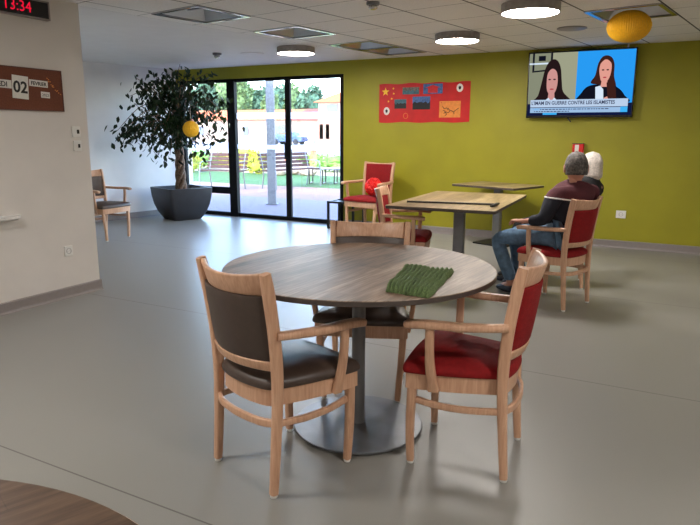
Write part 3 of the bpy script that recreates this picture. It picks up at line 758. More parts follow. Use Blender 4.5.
# cork date board
t = thing('date_board', 'brown cork board showing the date on the cream wall', 'board', (L, 2.90, 1.655), PI/2)
bw = .525
m = MB(); m.box((-.10, -.008, 0), (1.25, .016, .295)); m.build('cork_panel', 'cork', t)
m = MB()
for a0 in ((-.10, -.01, .1515, 1.262, .02, .008), (-.10, -.01, -.1515, 1.262, .02, .008), (.527, -.01, 0, .008, .02, .31), (-.727, -.01, 0, .008, .02, .31)): m.box(a0[:3], a0[3:])
m.build('edge_trim', 'cork_frame', t)
def card(x, z, w_, h_, body, size, bold=0, rot=0, nm='date_card', scx=1):
    o = MB(); o.box((0, 0, 0), (w_, .002, h_)); oo = o.build(nm, 'paper', t); oo.location = (x, -.0172, z); oo.rotation_euler = (0, rot, 0)
    text_part('printed_text', body, size, 'ink', oo, (0, -.0016, -.003), (PI/2, 0, 0), .0003, 'CENTER', scx, bold)
card(.172, .010, .128, .165, '02', .115, .003, .06)
card(-.046, .030, .30, .058, 'MERCREDI', .050, .001, .03)
card(.325, .046, .155, .048, 'FEVRIER', .037, .001, .04)
card(.375, -.035, .075, .045, '2022', .030, 0, .04)
m = MB(); rr_ = random.Random(5)
for k in range(14): m.box((.40+.008*k+rr_.uniform(-.005, .005), -.018, .085-.009*k+rr_.uniform(-.01, .01)), (.007, .004, .007), Matrix.Rotation(rr_.random()*3, 3, 'Y'))
m.build('garland', 'poster_orange', t)
# white ledge at frame edge
m = MB(); m.loft([[Vector((L, yy, .735)), Vector((L, yy, .69)), Vector((L+w_, yy, .715)), Vector((L+w_, yy, .735))] for yy, w_ in ((2.2, .10), (2.90, .10), (2.95, .05))])
tagp(m.build('wall_ledge', 'white_plastic', None, loc=(L, 2.6, .72)), 'white sloping ledge fixed to the cream wall at the left edge', 'ledge')

# ------------------------------------------------------------------ ceiling fittings
def drum(label, x, y, grp='round grey drum lamps on the ceiling'):
    t = thing('ceiling_lamp', label, 'ceiling lamp', (x, y, H), 0, grp)
    m = MB(); m.lathe([(0, -.002), (.224, -.002), (.227, -.006), (.227, -.074), (.218, -.074), (.218, -.055)], (0, 0, 0), 64)
    m.build('lamp_shade', 'lamp_shade', t, autos=.6)
    m = MB(); m.lathe([(0, -.052), (.217, -.052), (.217, -.066), (.208, -.072), (0, -.074)], (0, 0, 0), 64); m.build('diffuser', 'lamp_glow', t, autos=.6)
    return t
d0 = drum('round grey ceiling lamp, largest and nearest, left of the television', -1.217, 5.265)
dup(d0, (-2.228, 6.488, H), 0, 'round grey ceiling lamp above the red banner, middle one of three')
dup(d0, (-4.28, 6.614, H), 0, 'round grey ceiling lamp in front of the glass doors')
for x, y in BEHIND if 'BEHIND' in globals() else ((.9, 1.2), (2.4, 4.9), (-2.7, .9), (1.4, -2.4), (-2.0, -2.4)):  # extra unseen lamps, copies of the drum, added to light the near room
    dup(d0, (x, y, H), 0, 'added unseen ceiling lamp that brightens the near part of the room', 'unseen lamps added to light the near part of the room')
for i, (n0, a0) in enumerate(FIX):
    lab = ['mirror louvre light panel in the ceiling, nearest the left wall', 'mirror louvre light panel in the ceiling, second from the left wall', 'recessed mirror light panel in the ceiling, third from the left wall, left of the banner', 'recessed mirror light panel in the ceiling, closest to the green wall', 'grey metal ceiling panel beside the yellow paper ball'][i]
    c_ = grid(n0+.3, a0+.3); t = thing('louvre_light', lab, 'ceiling light', c_, -TH, 'recessed louvre panels in the tiled ceiling')
    m = MB()
    s_ = .3
    for sx_, sy_, w_, h_ in ((0, -s_+.018, .6, .036), (0, s_-.018, .6, .036), (-s_+.018, 0, .036, .53), (s_-.018, 0, .036, .53)): m.box((sx_, sy_, -.001), (w_, h_, .02))
    m.build('frame', 'chrome', t)
    m = MB()  # sloping mirror sides and a flat mirror top
    A_, B_ = .264, .17
    lo = [Vector((a*A_, b*A_, .003)) for a, b in ((-1, -1), (1, -1), (1, 1), (-1, 1))]; hi = [Vector((a*B_, b*B_, .085)) for a, b in ((-1, -1), (1, -1), (1, 1), (-1, 1))]
    m.loft([lo, hi], cap=False); m.poly(hi); m.build('reflector', 'mirror_louvre', t)
    m = MB(); m.box((0, 0, .06), (.34, .03, .02)); m.build('louvre', 'silver', t)
m = MB(); m.lathe([(0, 0), (.14, 0), (.14, -.008), (.125, -.012), (0, -.012)], (0, 0, 0), 32); o = m.build('speaker_grille', 'skirting', None, autos=.5); o.location = (-1.124, 6.627, H); tagp(o, 'flat oval grey loudspeaker grille in the ceiling above the television', 'loudspeaker')
m = MB(); m.lathe([(0, 0), (.15, 0), (.15, -.006), (.14, -.008), (0, -.008)], (0, 0, 0), 32); o = m.build('ceiling_cover', 'plaster_white', None, autos=.5); o.location = at(252, 53.5, z=H); tagp(o, 'flat white round cover in the plain ceiling by the doors', 'ceiling cover')
def smoke(label, p, s=1):
    t = thing('smoke_detector', label, 'smoke detector', (p.x, p.y, H))
    m = MB(); m.lathe([(0, 0), (.052*s, 0), (.052*s, -.018*s), (.046*s, -.024*s), (0, -.024*s)], (0, 0, 0), 28); m.build('base', 'silver', t, autos=.5)
    m = MB(); m.lathe([(0, -.022*s), (.032*s, -.024*s), (.036*s, -.045*s), (.022*s, -.056*s), (0, -.056*s)], (0, 0, 0), 24); m.build('sensor', 'chrome', t, autos=.5)
smoke('small metallic smoke detector at the top edge of the ceiling', at(373, 2, z=H))
smoke('small white smoke detector on the plain ceiling above the indoor tree', at(217, 53, z=H), 1.1)

# ------------------------------------------------------------------ indoor tree
PC = Vector((-7.02, 7.48, 0))
t = thing('planter', 'large dark grey tapered square planter holding the indoor tree', 'planter', PC, math.radians(45)+YAW-.06)
m = MB(); rings = []
for z, s, r in ((0, .225, .06), (.02, .240, .06), (.12, .296, .06), (.24, .334, .055), (.36, .354, .05), (.48, .362, .04), (.50, .362, .04), (.50, .336, .03), (.43, .32, .03), (.41, 0.02, .005)):
    rings.append([Vector((a, b, z)) for a, b in rrect(s, s, r, 4)])
m.loft(rings); m.build('pot', 'planter', t, autos=.6)
m = MB(); m.loft([[Vector((a, b, z)) for a, b in rrect(.312, .312, .03, 4)] for z in (.40, .435)]); m.build('soil', 'soil', t)
t = thing('indoor_tree', 'tall weeping fig tree with braided trunk and dark leaves in the grey planter', 'tree', PC+Vector((0, 0, .43)))
m = MB()
for k in range(4):
    pts = []
    for i in range(30):
        z = i/29*.95; a = k*PI/2+z*9; r = .052*(1-.35*z/.95); pts.append((r*math.cos(a), r*math.sin(a), z))
    m.tube(pts, [.042*(1-.45*i/29) for i in range(30)], 8)
m.build('trunk', 'bark', t, autos=1.0)
rt = random.Random(11)
leafpts = []; br = MB()
root = PC+Vector((0, 0, .43))
def lp(px, py, y): return at(px, py, y=y)-root
TW = [(118, 140, 6.55), (122, 136, 6.6), (128, 142, 6.65), (117, 131, 6.6), (124, 128, 6.65), (130, 96, 6.85), (136, 78, 6.95), (150, 72, 7.1), (141, 110, 6.9), (150, 130, 6.9), (160, 142, 7.0), (165, 95, 7.2), (172, 70, 7.3), (180, 64, 7.35), (168, 118, 7.1), (178, 105, 7.2),
      (185, 90, 7.2), (195, 75, 7.3), (204, 88, 7.2), (214, 100, 7.2), (222, 112, 7.15), (228, 128, 7.15), (217, 140, 7.1), (205, 148, 7.1), (196, 152, 7.1), (188, 140, 7.1), (178, 138, 7.1), (170, 155, 7.0), (158, 155, 6.95), (145, 148, 6.8), (133, 138, 6.7),
      (210, 122, 7.2), (200, 110, 7.3), (152, 98, 7.0), (142, 92, 6.95), (160, 80, 7.2), (184, 120, 7.3), (192, 96, 7.4), (225, 100, 7.3), (208, 73, 7.35), (173, 85, 7.4), (165, 130, 7.3), (150, 115, 7.1)]
for px, py, y in TW:
    e = lp(px, py, y); s0 = Vector((rt.uniform(-.05, .05), rt.uniform(-.05, .05), rt.uniform(.75, 1.15)))
    mid = (s0+e)/2+Vector((0, 0, .22+.1*rt.random())); path = catmull([s0, mid, e], 8)
    br.tube(path, [.011*(1-.75*i/len(path)) for i in range(len(path))], 5)
    for i in range(38):
        f = rt.random()**.55; p = path[int(f*(len(path)-1))]
        leafpts.append(p+Vector((rt.gauss(0, .085), rt.gauss(0, .085), rt.gauss(-.05, .085))))
br.build('branches', 'bark', t, autos=1.0)
def leaves(pts, size, rnd, droop=1.0):
    m = MB()
    for p in pts:
        w = p+root
        if w.y > B-.06 or NG.dot(w) < WN+.05 or w.z > H-.03 or w.z < .62: continue
        if (w-pb2).length < .125: continue
        if w.z < 1.06 and (Vector((w.x, w.y, 0))-PC).length < .2: continue
        l = size*rnd.uniform(.7, 1.25); a = rnd.uniform(0, 2*PI)
        d = Vector((math.cos(a)*.6, math.sin(a)*.6, -rnd.uniform(.2, 1.4)*droop)).normalized()
        s = d.cross(Vector((rnd.uniform(-1, 1), rnd.uniform(-1, 1), rnd.uniform(-1, 1)))).normalized()*l*.24; nn = s.cross(d).normalized()*l*.06
        v = [m.bm.verts.new(q) for q in (p, p+d*l*.35+s+nn, p+d*l*.7+s*.75+nn, p+d*l, p+d*l*.7-s*.75+nn, p+d*l*.35-s+nn, p+d*l*.5)]
        for tri in ((0, 1, 6), (1, 2, 6), (2, 3, 6), (3, 4, 6), (4, 5, 6), (5, 0, 6)): m.face([v[i] for i in tri])
    return m
leaves(leafpts, .102, rt).build('foliage', 'leaf', t)
s = MB(); s.tube([Vector((0, 0, .115)), Vector((0, 0, .34))], .0015, 5); s.build('string', 'white_plastic', yb)

# ------------------------------------------------------------------ people
def cl(P, p):
    c, s = math.cos(P[2]), math.sin(P[2]); return Vector((P[0]+c*p[0]-s*p[1], P[1]+s*p[0]+c*p[1], p[2]))
def head_mesh(m_list, c, face, name, parent, r=.082, loc=(0, 0, 0)):
    """head with nose, mouth, eyes and ears; face = unit vector it looks along"""
    f = Vector(face).normalized(); rt_ = f.cross(Vector((0, 0, 1))).normalized(); up = rt_.cross(f)
    m = MB(); rings = []; n = 32
    for j in range(1, 22):
        th = PI*j/22; z = -math.cos(th)
        w = math.sin(th)**.85
        ring = []
        for k in range(n):
            a = 2*PI*k/n; fx = math.cos(a); rx = math.sin(a)
            wd = w*(.86 if z > -.2 else .86-.30*(-z-.2)); dp = w*(1.02 if z > -.2 else 1.02-.12*(-z-.2))
            p = rt_*(rx*wd*r) + f*(fx*dp*r*(1.05 if fx < 0 else .98)) + up*(z*1.33*r)
            if fx > .93:  # nose, brow and chin
                p += f*r*(.22*math.exp(-((z+.12)/.13)**2)*max(0, (fx-.93)/.07) + .05*math.exp(-((z-.18)/.1)**2) + .08*math.exp(-((z+.75)/.15)**2) + .05*math.exp(-((z+.48)/.06)**2))
            if .80 < fx < .95: p -= f*r*.09*math.exp(-((z-.05)/.1)**2)
            ring.append(c+p-Vector(loc))
        rings.append(ring)
    m.loft(rings)
    for s in (-1, 1):   # ears
        e = c+rt_*(s*.86*r)-up*(.08*r)-f*.05*r-Vector(loc); q = []
        q = [[e+rt_*(s*dx*r)+f*(math.cos(2*PI*k/10)*.16*sc*r)+up*(math.sin(2*PI*k/10)*.34*sc*r) for k in range(10)] for dx, sc in ((-.08, .8), (.06, 1), (.16, 1.05), (.18, .7))]
        m.loft(q)
    return m, f, rt_, up
def hand(wrist, d, up, s, m):
    """palm and five fingers bent over what they rest on, appended as skin joints"""
    J = []; E = []
    d = Vector(d).normalized(); up = Vector(up).normalized(); sd = d.cross(up).normalized()
    return d, up, sd
def add_hand(J, E, wi, w, d, up, thumb):
    d = Vector(d).normalized(); up = Vector(up).normalized(); sd = d.cross(up).normalized()*thumb
    J.append((w+d*.045+up*.004, (.036, .016))); pa = len(J)-1; E.append((wi, pa))
    for k, (o_, l) in enumerate(((.030, .07), (.010, .078), (-.011, .073), (-.030, .058))):
        b = w+d*.075+sd*o_
        J.append((b, .0105)); i0 = len(J)-1; E.append((pa, i0))
        J.append((b+d*l*.5+up*.004, .009)); E.append((i0, i0+1)); J.append((b+d*l*.78-up*.018, .0082)); E.append((i0+1, i0+2)); J.append((b+d*l*.82-up*.038, .0072)); E.append((i0+2, i0+3))
    J.append((w+d*.02+sd*.036, .012)); i0 = len(J)-1; E.append((wi, i0)); J.append((w+d*.05+sd*.055-up*.008, .0105)); E.append((i0, i0+1)); J.append((w+d*.072+sd*.058-up*.025, .009)); E.append((i0+1, i0+2))
def person(label, P, base, K, male=True):
    """K: world joints; returns the body mesh with clothes and hair as children"""
    V = {k: Vector(v) for k, v in K.items()}
    fwd = (V['neck']-V['neck']+V['face']).normalized()
    # --- body: one continuous skin
    J = [(V['pelvis'], (.11, .10)), (V['waist'], (.11, .09)), (V['chest'], (.10, .08)), (V['neck'], (.052, .052)), (V['head']+Vector((0, 0, -.06)), (.055, .06)), (V['head']+Vector((0, 0, .0)), (.06, .06))]
    E = [(0, 1), (1, 2), (2, 3), (3, 4), (4, 5)]
    def chain(root, pts):
        pr = root
        for p, r in pts: J.append((Vector(p), r)); E.append((pr, len(J)-1)); pr = len(J)-1
        return pr
    for s in 'LR':
        wi = chain(2, [(V['sh'+s], .036), (V['el'+s], .034), (V['wr'+s], .025)])
        add_hand(J, E, wi, V['wr'+s], V['hd'+s], (0, 0, 1), 1 if s == 'L' else -1)
        hip = V['hip'+s]
        an = chain(0, [(hip, .085), (V['kn'+s], .056), (V['an'+s], .038)])
        chain(an, [(V['an'+s]+V['ft'+s]*.5-Vector((0, 0, .03)), .034), (V['an'+s]+V['ft'+s]-Vector((0, 0, .045)), .026)])
    body = skin_mesh('person', J, E, 'skin', None, 2, 0, base)
    tagp(body, label, 'person')
    # --- head
    m, f, r_, up = head_mesh(None, V['head'], V['face'], 'face', body, .090 if male else .082, base)
    hd = m.build('head', 'skin', body, autos=1.2)
    R0 = .090 if male else .082
    e = MB()
    for s in (-1, 1): bmesh.ops.create_uvsphere(e.bm, u_segments=10, v_segments=8, radius=.010, matrix=Matrix.Translation(V['head']-base+f*(R0*.86)+r_*(s*.030)+up*.006))
    e.build('eyes', 'white_plastic', hd, True)
    mo = MB(); mo.tube([V['head']-base+f*(R0*.93)+r_*x-up*(.040+.004*abs(x)/.02) for x in (-.02, -.01, 0, .01, .02)], [.003, .005, .0055, .005, .003], 8); mo.build('mouth', 'jumper_maroon', hd, True)
    # --- hair: a cap over the skull
    h = MB(); rings = []; n = 30; rr = random.Random(4)
    low = -.42 if male else -1.35
    for j in range(0, 17):
        t_ = j/16; z = 1.0-(1.0-low)*t_
        zz = max(-.9, z); w = math.sqrt(max(0.0, 1-min(1, zz*zz)))**.85 if z > 0 else 1.0*(1-.04*abs(z))
        w = max(w, .05)
        ring = []
        for k in range(n):
            a = 2*PI*k/n; fx, rx = math.cos(a), math.sin(a)
            ww = w*(1.07 if male else (1.16+.06*max(0, -z))*(1 if z > -.9 else 1-.5*(-z-.9)/.45))
            keep = 1
            if fx > .35 and z < .42: keep = .80 if male else .88          # hairline leaves the face free
            p = r_*(rx*ww*.88*R0)+f*(fx*ww*1.05*R0*(keep if fx > 0 else 1))+up*(max(z, low)*1.36*R0*(1.0 if not male else 1.0))
            p *= 1+.018*rr.uniform(-1, 1)
            if fx > .35 and z < .42: p -= f*(.0)
            ring.append(V['head']+p-base)
        rings.append(ring)
    # keep the face free: drop the front faces below the hairline
    RV = [[h.bm.verts.new(p) for p in r] for r in rings]
    for j in range(16):
        z = 1.0-(1.0-low)*(j+.5)/16
        for k in range(n):
            a = 2*PI*(k+.5)/n
            if math.cos(a) > (.28 if male else .5) and z < .45: continue
            if male and z < -.05 and abs(math.sin(a)) > .55 and math.cos(a) > -.35: continue
            h.face([RV[j][k], RV[j][(k+1) % n], RV[j+1][(k+1) % n], RV[j+1][k]])
    h.face(RV[0])
    ho = h.build('hair', 'hair_grey' if male else 'hair_white', body, True)
    so = ho.modifiers.new('s', 'SOLIDIFY'); so.thickness = .008; so.offset = 0
    # --- jumper
    ch, wa, pe = V['chest'], V['waist'], V['pelvis']
    J = [(pe+Vector((0, 0, -.0)), (.19, .18)), (wa, (.20, .18)), (ch, (.18, .15)), (V['neck']-Vector((0, 0, .005)), (.086, .082))]
    E = [(0, 1), (1, 2), (2, 3)]
    for s in 'LR':
        chain(2, [(V['sh'+s], (.088, .084)), ((V['sh'+s]+V['el'+s])/2, .070), (V['el'+s], .058), (V['wr'+s]*.85+V['el'+s]*.15, .042)])
    jm = skin_mesh('jumper', J, E, ['jumper_navy', 'jumper_maroon', 'piping_white'] if male else 'black_cloth', body, 2, 0, base)
    if male:  # maroon yoke above a white piping line that drops towards the sleeve
        me = jm.data; back = (V['shL']-V['shR']).normalized()
        no = (Vector((0, 0, 1))-back*.12).normalized(); co = ch+Vector((0, 0, -.05))-base
        bm = bmesh.new(); bm.from_mesh(me)
        r = bmesh.ops.bisect_plane(bm, geom=bm.verts[:]+bm.edges[:]+bm.faces[:], plane_co=co, plane_no=no)
        seg = [(e.verts[0].co.copy(), e.verts[1].co.copy()) for e in r['geom_cut'] if isinstance(e, bmesh.types.BMEdge)]
        for f in bm.faces: f.material_index = 1 if (f.calc_center_median()-co).dot(no) > 0 else 0
        bm.to_mesh(me); bm.free()
        pi2 = MB()
        for a_, b_ in seg: pi2.tube([a_, b_], .0065, 6)
        pi2.build('piping', 'piping_white', jm)
    # --- trousers
    J = [(pe, (.135, .13))]; E = []
    for s in 'LR':
        chain(0, [(V['hip'+s], .105), ((V['hip'+s]+V['kn'+s])/2, .080), (V['kn'+s], .068), ((V['kn'+s]+V['an'+s])/2, .060), (V['an'+s]+Vector((0, 0, .02)), .056)])
    skin_mesh('jeans' if male else 'trousers', J, E, 'denim' if male else 'black_cloth', body, 2, 0, base)
    for s in 'LR':
        a, d = V['an'+s], V['ft'+s]; dn = Vector((d.x, d.y, 0)).normalized()
        bz = a.z
        J = [(Vector((a.x, a.y, .050))-dn*.03, (.040, .036)), (Vector((a.x, a.y, .048))+dn*.07, (.044, .038)), (Vector((a.x, a.y, .036))+dn*.15, (.042, .027)), (Vector((a.x, a.y, .032))+dn*.195, (.03, .022))]
        o = skin_mesh('shoe', J, [(0, 1), (1, 2), (2, 3)], 'shoe_navy', body, 2, 1, base)
        zmin = min(v.co.z for v in o.data.vertices)+base.z
        o.data.transform(Matrix.Translation((0, 0, -zmin+.002)))
    return body
aL, aR = cl(HP, (-.262, .10, .665)), cl(HP, (.262, .10, .665))
hx = cl(HP, (0, 0, 0))
man = dict(pelvis=cl(HP, (0, -.07, .60)), waist=cl(HP, (-.02, -.005, .735)), chest=Vector((-.785, 5.12, .89)), neck=Vector((-.765, 5.13, 1.0)), head=Vector((-.768, 5.15, 1.085)), face=(-.32, .94, -.03),
    shL=Vector((-.885, 5.01, .905)), shR=Vector((-.63, 5.235, .915)), elL=cl(HP, (-.25, -.02, .70)), wrL=cl(HP, (-.262, .135, .672)), hdL=cl(HP, (0, 1, 0))-hx+Vector((0, 0, -.03)),
    elR=cl(HP, (.25, -.04, .72)), wrR=cl(HP, (.12, .06, .70)), hdR=cl(HP, (-.75, .45, 0))-hx+Vector((0, 0, -.05)),
    hipL=cl(HP, (-.095, -.02, .575)), hipR=cl(HP, (.095, -.02, .575)), knL=Vector((-1.37, 5.18, .485)), knR=Vector((-1.28, 5.42, .51)), anL=Vector((-1.235, 5.245, .09)), anR=Vector((-1.22, 5.50, .09)), ftL=Vector((-.10, .08, 0)), ftR=Vector((-.11, .05, 0)))
person('seated grey-haired man in a maroon and navy jumper and jeans, seen from behind', HP, Vector((-.87, 5.13, 0)), man)
wx = cl(WP, (0, 0, 0)); Wc = lambda p: cl(WP, p)
hw = at(592, 166, y=5.98)
lady = dict(pelvis=Wc((0, -.06, .58)), waist=Wc((0, -.07, .70)), chest=Vector((hw.x-.0, hw.y-.05, .86)), neck=Vector((hw.x-.005, hw.y-.02, .985)), head=Vector((hw.x, hw.y, 1.075)), face=(-.5, .86, -.05),
    shL=Vector((hw.x-.10, hw.y-.16, .88)), shR=Vector((hw.x+.07, hw.y+.10, .88)), elL=Wc((-.22, -.16, .70)), wrL=Wc((-.10, .02, .665)), hdL=Wc((1, .1, 0))-wx+Vector((0, 0, -.03)),
    elR=Wc((.22, -.14, .70)), wrR=Wc((.12, .06, .665)), hdR=Wc((-.6, .8, 0))-wx+Vector((0, 0, -.03)),
    hipL=Wc((-.085, -.02, .565)), hipR=Wc((.085, -.02, .565)), knL=Wc((-.10, .40, .50)), knR=Wc((.10, .40, .50)), anL=Wc((-.10, .36, .09)), anR=Wc((.10, .36, .09)), ftL=(Wc((0, .12, 0))-wx), ftR=(Wc((0, .12, 0))-wx))
person('white-haired person in black seated beyond the man, mostly hidden by him', WP, Vector((-.958, 5.86, 0)), lady, False)

# ------------------------------------------------------------------ outside
g = MB(); g.box2((-14, B+.25, -.10), (4, 10.95, -.005)); structure(g.build('terrace', 'pavers'))
g = MB(); g.box2((-26, 10.95, -.10), (6, 13.6, -.012)); structure(g.build('gravel_path', 'gravel'))
g = MB(); g.box2((-60, 13.6, -.10), (6, 17.5, -.008)); structure(g.build('lawn', 'grass'))
g = MB(); g.box2((-90, 17.5, -.10), (10, 30, -.012)); structure(g.build('planting_bed', 'bed_soil'))
g = MB(); g.box2((-170, 30, -.10), (30, 190, -.012)); structure(g.build('road', 'road'))
pp = at(272, 204.5, z=0)
m = MB(); m.box((0, 0, 1.6), (.15, .02, 3.2)); m.box((0, .09, 1.6), (.15, .02, 3.2)); m.box((-.0, .045, 1.6), (.03, .09, 3.2)); m.box((0, .045, .01), (.22, .16, .02))
o = m.build('steel_post', 'post_grey'); o.location = pp; o.rotation_euler = (0, 0, .5); tagp(o, 'grey steel post standing on the terrace outside the glass doors', 'post')
def bench(label, p, rz, length):
    t = thing('garden_bench', label, 'bench', p, rz, 'slatted garden benches outside'); h = length/2
    for x in (-h+.08, h-.08):
        m = MB(); m.tube(catmull([(x, -.02, .86), (x, .06, .62), (x, .10, .44), (x, .12, .40), (x, .05, .0)], 6), .016, 8)
        m.tube(catmull([(x, .10, .44), (x, .30, .43), (x, .50, .43), (x, .55, .40), (x, .56, .0)], 6), .016, 8)
        m.tube(catmull([(x, .04, .66), (x, .25, .66), (x, .48, .64), (x, .54, .45)], 6), .013, 8); m.build('side_frame', 'silver', t, autos=1)
    for k, (y, z) in enumerate(((.0, .82), (.035, .725), (.065, .63), (.09, .535))):
        m = MB(); m.box((0, y-.01, z), (length, .022, .078), Matrix.Rotation(.28, 3, 'X')); m.build('backrest_slat', 'garden_wood', t, bevel=.004)
    for y in (.16, .26, .36, .46): m = MB(); m.box((0, y, .455), (length, .085, .024)); m.build('seat_slat', 'garden_wood', t, bevel=.004)
# bench faces local +y
bench('slatted garden bench with silver arms, behind the thick door post', Vector((-10.0, 12.35, -.012)), PI+.12, 1.12)
bench('slatted garden bench behind the steel post, seen through the right glass door', Vector((-9.10, 13.42, -.012)), -PI/2-.22, 1.72)
bench('slatted garden bench at the right edge of the glass doors', Vector((-7.1, 14.9, -.008)), PI-.25, 1.5)
t = thing('garden_table', 'low grey outdoor table on black frame legs beside the benches', 'table', at(330, 183.5, z=0)); t.rotation_euler = (0, 0, .35)
m = MB(); m.box((0, 0, .40), (1.15, .55, .03)); m.build('tabletop', 'silver', t)
for x in (-.52, -.16, .16, .52):
    m = MB(); m.box((x, -.24, .19), (.03, .03, .38)); m.box((x, .24, .19), (.03, .03, .38)); m.box((x, 0, .015), (.03, .5, .03)); m.build('leg', 'black_metal', t)
t = thing('picnic_table', 'orange-brown wooden picnic table far out on the grass', 'table', at(301, 168, z=0)); t.rotation_euler = (0, 0, .3)
m = MB(); m.box((0, 0, .74), (1.5, .8, .05)); m.build('tabletop', 'garden_orange', t)
for x in (-.5, .5): m = MB(); m.box((x, 0, .36), (.09, .7, .72), Matrix.Rotation(0, 3, 'Z')); m.build('leg', 'garden_orange', t)
def blob_plant(name, label, cat, p, rx, rz_, mt, n=260, ls=.12, grp=None, seed=1, trunk=None, cone=0):
    r = random.Random(seed); t = thing(name, label, cat, p, 0, grp); m = MB()
    # lumpy core then leaf clumps all round it
    cz = rz_ + (trunk or 0)
    for k in range(9):
        a, q = r.uniform(0, 2*PI), r.uniform(0, .5); s = r.uniform(.35, .55)
        bmesh.ops.create_icosphere(m.bm, subdivisions=2, radius=1, matrix=Matrix.Translation((rx*q*math.cos(a), rx*q*math.sin(a), cz+rz_*r.uniform(-.45, .45))) @ Matrix.Diagonal((rx*s, rx*s, rz_*s, 1)))
    for k in range(n):
        u, v = r.uniform(-1, 1), r.uniform(0, 2*PI); w = math.sqrt(1-u*u)*(1-cone*(u+1)/2.2)
        s = r.uniform(.62, 1.05); p_ = Vector((rx*w*math.cos(v)*s, rx*w*math.sin(v)*s, cz+rz_*u*s))
        A_ = Vector((r.gauss(0, 1), r.gauss(0, 1), r.gauss(0, 1))).normalized(); B2 = A_.orthogonal().normalized(); l = ls*r.uniform(.6, 1.4)
        m.poly([p_-A_*l, p_+B2*l*.55, p_+A_*l, p_-B2*l*.55])
    m.build('foliage', mt, t)
    if trunk:
        b = MB(); b.tube([(0, 0, 0), (0, 0, trunk+rz_)], [.08*rz_, .04*rz_], 8); b.build('trunk', 'bark', t)
    return t
for i, (px, py, y, rx, rz_, mt) in enumerate(((246, 170, 18.6, .75, .42, 'shrub_yellow'), (257, 171, 17.2, .35, .36, 'shrub_yellow'), (186, 176, 16.6, .6, .35, 'shrub_yellow'), (200, 172, 18.5, .8, .35, 'shrub_green'), (221, 173, 19.8, .5, .3, 'shrub_yellow'), (336, 170, 19.5, .9, .3, 'shrub_green'), (313, 168, 22.5, .7, .25, 'shrub_green'))):
    q = at(px, py, y=y); q.z = -.012
    blob_plant('garden_shrub', ['bright yellow-green shrub behind the gap between benches', 'small yellow shrub just left of the second bench', 'low yellow shrub seen behind the planter', 'pale green shrub beyond the lawn behind the indoor tree', 'small yellow shrub behind the first bench', 'low green shrub beyond the outdoor table', 'low green shrub beyond the second bench'][i], 'shrub', q, rx, rz_, mt, 240, .07, 'low shrubs in the planting bed', i+3)
for i, (px, py) in enumerate(((284, 172), (291, 174), (302, 172), (308, 175), (277, 175))):
    q = at(px, py, z=0); m = MB(); r = random.Random(i)
    bmesh.ops.create_icosphere(m.bm, subdivisions=2, radius=.26)
    for v in m.bm.verts: v.co = Vector((v.co.x*1.3, v.co.y, v.co.z*.7+.12))*r.uniform(.92, 1.08)
    o = m.build('garden_rock', 'rock', None, autos=.4); o.location = q; tagp(o, 'pale boulder in the planting bed under the second bench', 'rock', 'pale boulders in the planting bed')
def ww(px, d): # a point on the ground line at pixel column px, at distance d along y
    q = at(px, 150, y=d); return Vector((q.x, q.y, -.012))
def house(name, label, px0, px1, y, depth, zw, zr, mw, mr, parts, hip=.0):
    a, b = ww(px0, y), ww(px1, y); w_ = b.x-a.x
    t = thing(name, label, 'building', (a.x, y, -.012))
    m = MB(); m.box2((0, 0, 0), (w_, depth, zw)); m.build('wall', mw, t)
    o_ = .5; m = MB()
    E_ = [Vector((-o_, -o_, zw-.05)), Vector((w_+o_, -o_, zw-.05)), Vector((w_+o_, depth+o_, zw-.05)), Vector((-o_, depth+o_, zw-.05))]
    r0, r1 = Vector((w_*hip, depth/2, zr)), Vector((w_*(1-hip), depth/2, zr))
    v = [m.bm.verts.new(q) for q in E_+[r0, r1]]
    for f in ((0, 1, 5, 4), (2, 3, 4, 5), (1, 2, 5), (3, 0, 4), (3, 2, 1, 0)): m.face([v[i] for i in f])
    m.build('roof', mr, t)
    for nm, u0, u1, z0, z1, mm in parts: m = MB(); m.box2((w_*u0, -.12, z0), (w_*u1, .02, z1)); m.build(nm, mm, t)
    return t
house('bungalow', 'long low pale building with orange tiled roof, left pane of the doors', 176, 291, 72, 9, 3.1, 4.6, 'house_wall', 'roof_orange', [('window', .22, .27, 1.0, 2.2, 'house_dark'), ('window', .62, .66, 1.0, 2.2, 'house_dark'), ('garage_opening', .86, .96, 0, 2.4, 'house_dark')])
house('garage', 'low pale building with red roof and white door, right pane of the doors', 291.5, 318, 70, 8, 3.0, 4.5, 'house_wall', 'roof_red', [('door', .38, .72, 0, 2.3, 'white_plastic'), ('door_panel', .78, .9, 0, 2.0, 'silver')])
house('house', 'taller pink and white house with orange hipped roof behind the right pane', 318.5, 372, 69, 10, 5.1, 7.4, 'house_wall', 'roof_orange', [('window', .17, .37, 3.9, 4.8, 'house_dark'), ('pink_facade', .0, 1.0, 0, 3.0, 'house_pink'), ('shutter', .03, .10, .6, 2.4, 'house_dark'), ('shutter', .15, .22, .6, 2.4, 'house_dark')], .42)
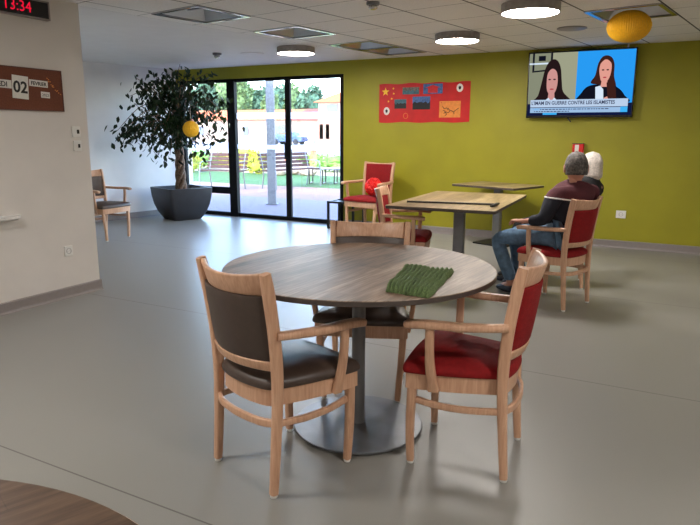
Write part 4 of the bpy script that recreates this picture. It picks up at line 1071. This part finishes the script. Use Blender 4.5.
for i, (px, y, rx, rz_, tr, mt) in enumerate(((226, 92, 2.9, 4.6, 2, 'tree_green'), (241, 86, 2.0, 4.7, 2, 'tree_green'), (252, 104, 2.6, 4.3, 2, 'tree_green'), (262, 94, 1.9, 3.7, 2, 'tree_dark'), (281, 112, 2.8, 4.6, 2, 'tree_dark'), (294, 102, 2.2, 4.2, 2, 'tree_green'), (305, 92, 1.9, 3.1, 2, 'tree_dark'), (315, 110, 2.5, 4.3, 2, 'tree_dark'), (271, 84, 1.8, 2.7, 2, 'tree_green'), (207, 84, 2.8, 4.0, 2, 'tree_dark'), (188, 100, 3.4, 4.4, 2, 'tree_green'))):
    lab = ['tall pale green tree beyond the thick door post', 'tallest green tree at the left edge of the sliding door', 'broad green tree behind the orange roof', 'dark bushy tree just left of the steel post', 'dark tree just right of the steel post', 'green tree right of the middle door bar', 'small dark tree between the two roofs', 'dark tree beside the pink house roof', 'light green tree hidden by the steel post', 'dark tree seen through the indoor tree', 'green tree seen at the far left of the glass'][i]
    blob_plant('tree', lab, 'tree', ww(px, y), rx, rz_, mt, 420, .55, 'trees beyond the houses', i+20, tr, .35)
def car(label, p, rz):
    t = thing('car', label, 'car', p, rz); m = MB()
    prof = [(-2.05, .35), (-2.1, .75), (-1.9, .95), (-1.35, 1.0), (-.85, 1.42), (.75, 1.45), (1.35, 1.02), (1.95, .9), (2.1, .7), (2.08, .35)]
    m.loft([[Vector((x, s*.85*(1 if z < 1.05 else .86), z)) for x, z in prof] for s in (-1, 1)]); m.build('body', 'car_blue', t, bevel=.04)
    m = MB(); pr = [(-1.2, 1.03), (-.8, 1.36), (.7, 1.38), (1.15, 1.04)]
    m.loft([[Vector((x, s*.87*.93, z)) for x, z in pr] for s in (-1, 1)]); m.build('side_glass', 'car_glass', t)
    for x in (-1.3, 1.3):
        for s in (-1, 1):
            m = MB(); m.loft([[Vector((x+.33*math.cos(2*PI*k/20), s*yy, .33+.33*math.sin(2*PI*k/20))) for k in range(20)] for yy in (.68, .88)]); m.build('wheel', 'tyre', t)
car('dark blue car parked outside in front of the low building', ww(289, 62), .1)

# ------------------------------------------------------------------ light
wd = bpy.data.worlds.new('World'); bpy.context.scene.world = wd; wd.use_nodes = True
N = wd.node_tree.nodes; K = wd.node_tree.links; bg = N['Background']
sky = N.new('ShaderNodeTexSky'); sky.sky_type = 'NISHITA'; sky.sun_disc = False; sky.sun_elevation = math.radians(40); sky.sun_rotation = math.radians(180); sky.air_density = 1.0; sky.dust_density = .6; sky.ozone_density = 2.5
K.new(sky.outputs[0], bg.inputs[0]); bg.inputs[1].default_value = 1.15
sun = bpy.data.lights.new('sun', 'SUN'); sun.energy = 1.3; sun.angle = .01; sun.color = (1, .95, .86)
so = bpy.data.objects.new('sun', sun); C.objects.link(so); so.rotation_euler = Vector((-.25, -.95, .95)).to_track_quat('Z', 'Y').to_euler()
so.location = (0, -10, 10)

# ------------------------------------------------------------------ camera
cd = bpy.data.cameras.new('camera'); cam = bpy.data.objects.new('camera', cd); C.objects.link(cam)
cd.sensor_fit = 'HORIZONTAL'; cd.sensor_width = 36; cd.lens = F_PX*36/700; cd.clip_end = 600; cd.clip_start = .05
R = Matrix((AX[0], AX[1], -AX[2])).transposed().to_4x4(); cam.matrix_world = Matrix.Translation((0, 0, CAMH)) @ R
sc = bpy.context.scene; sc.camera = cam
sc.view_settings.view_transform = 'Standard'; sc.view_settings.look = 'None'; sc.view_settings.gamma = 1; sc.view_settings.use_curve_mapping = False
sc.view_settings.exposure = 1.15
sc.cycles.max_bounces = 10; sc.cycles.diffuse_bounces = 6; sc.cycles.sample_clamp_indirect = 6; sc.cycles.transparent_max_bounces = 12
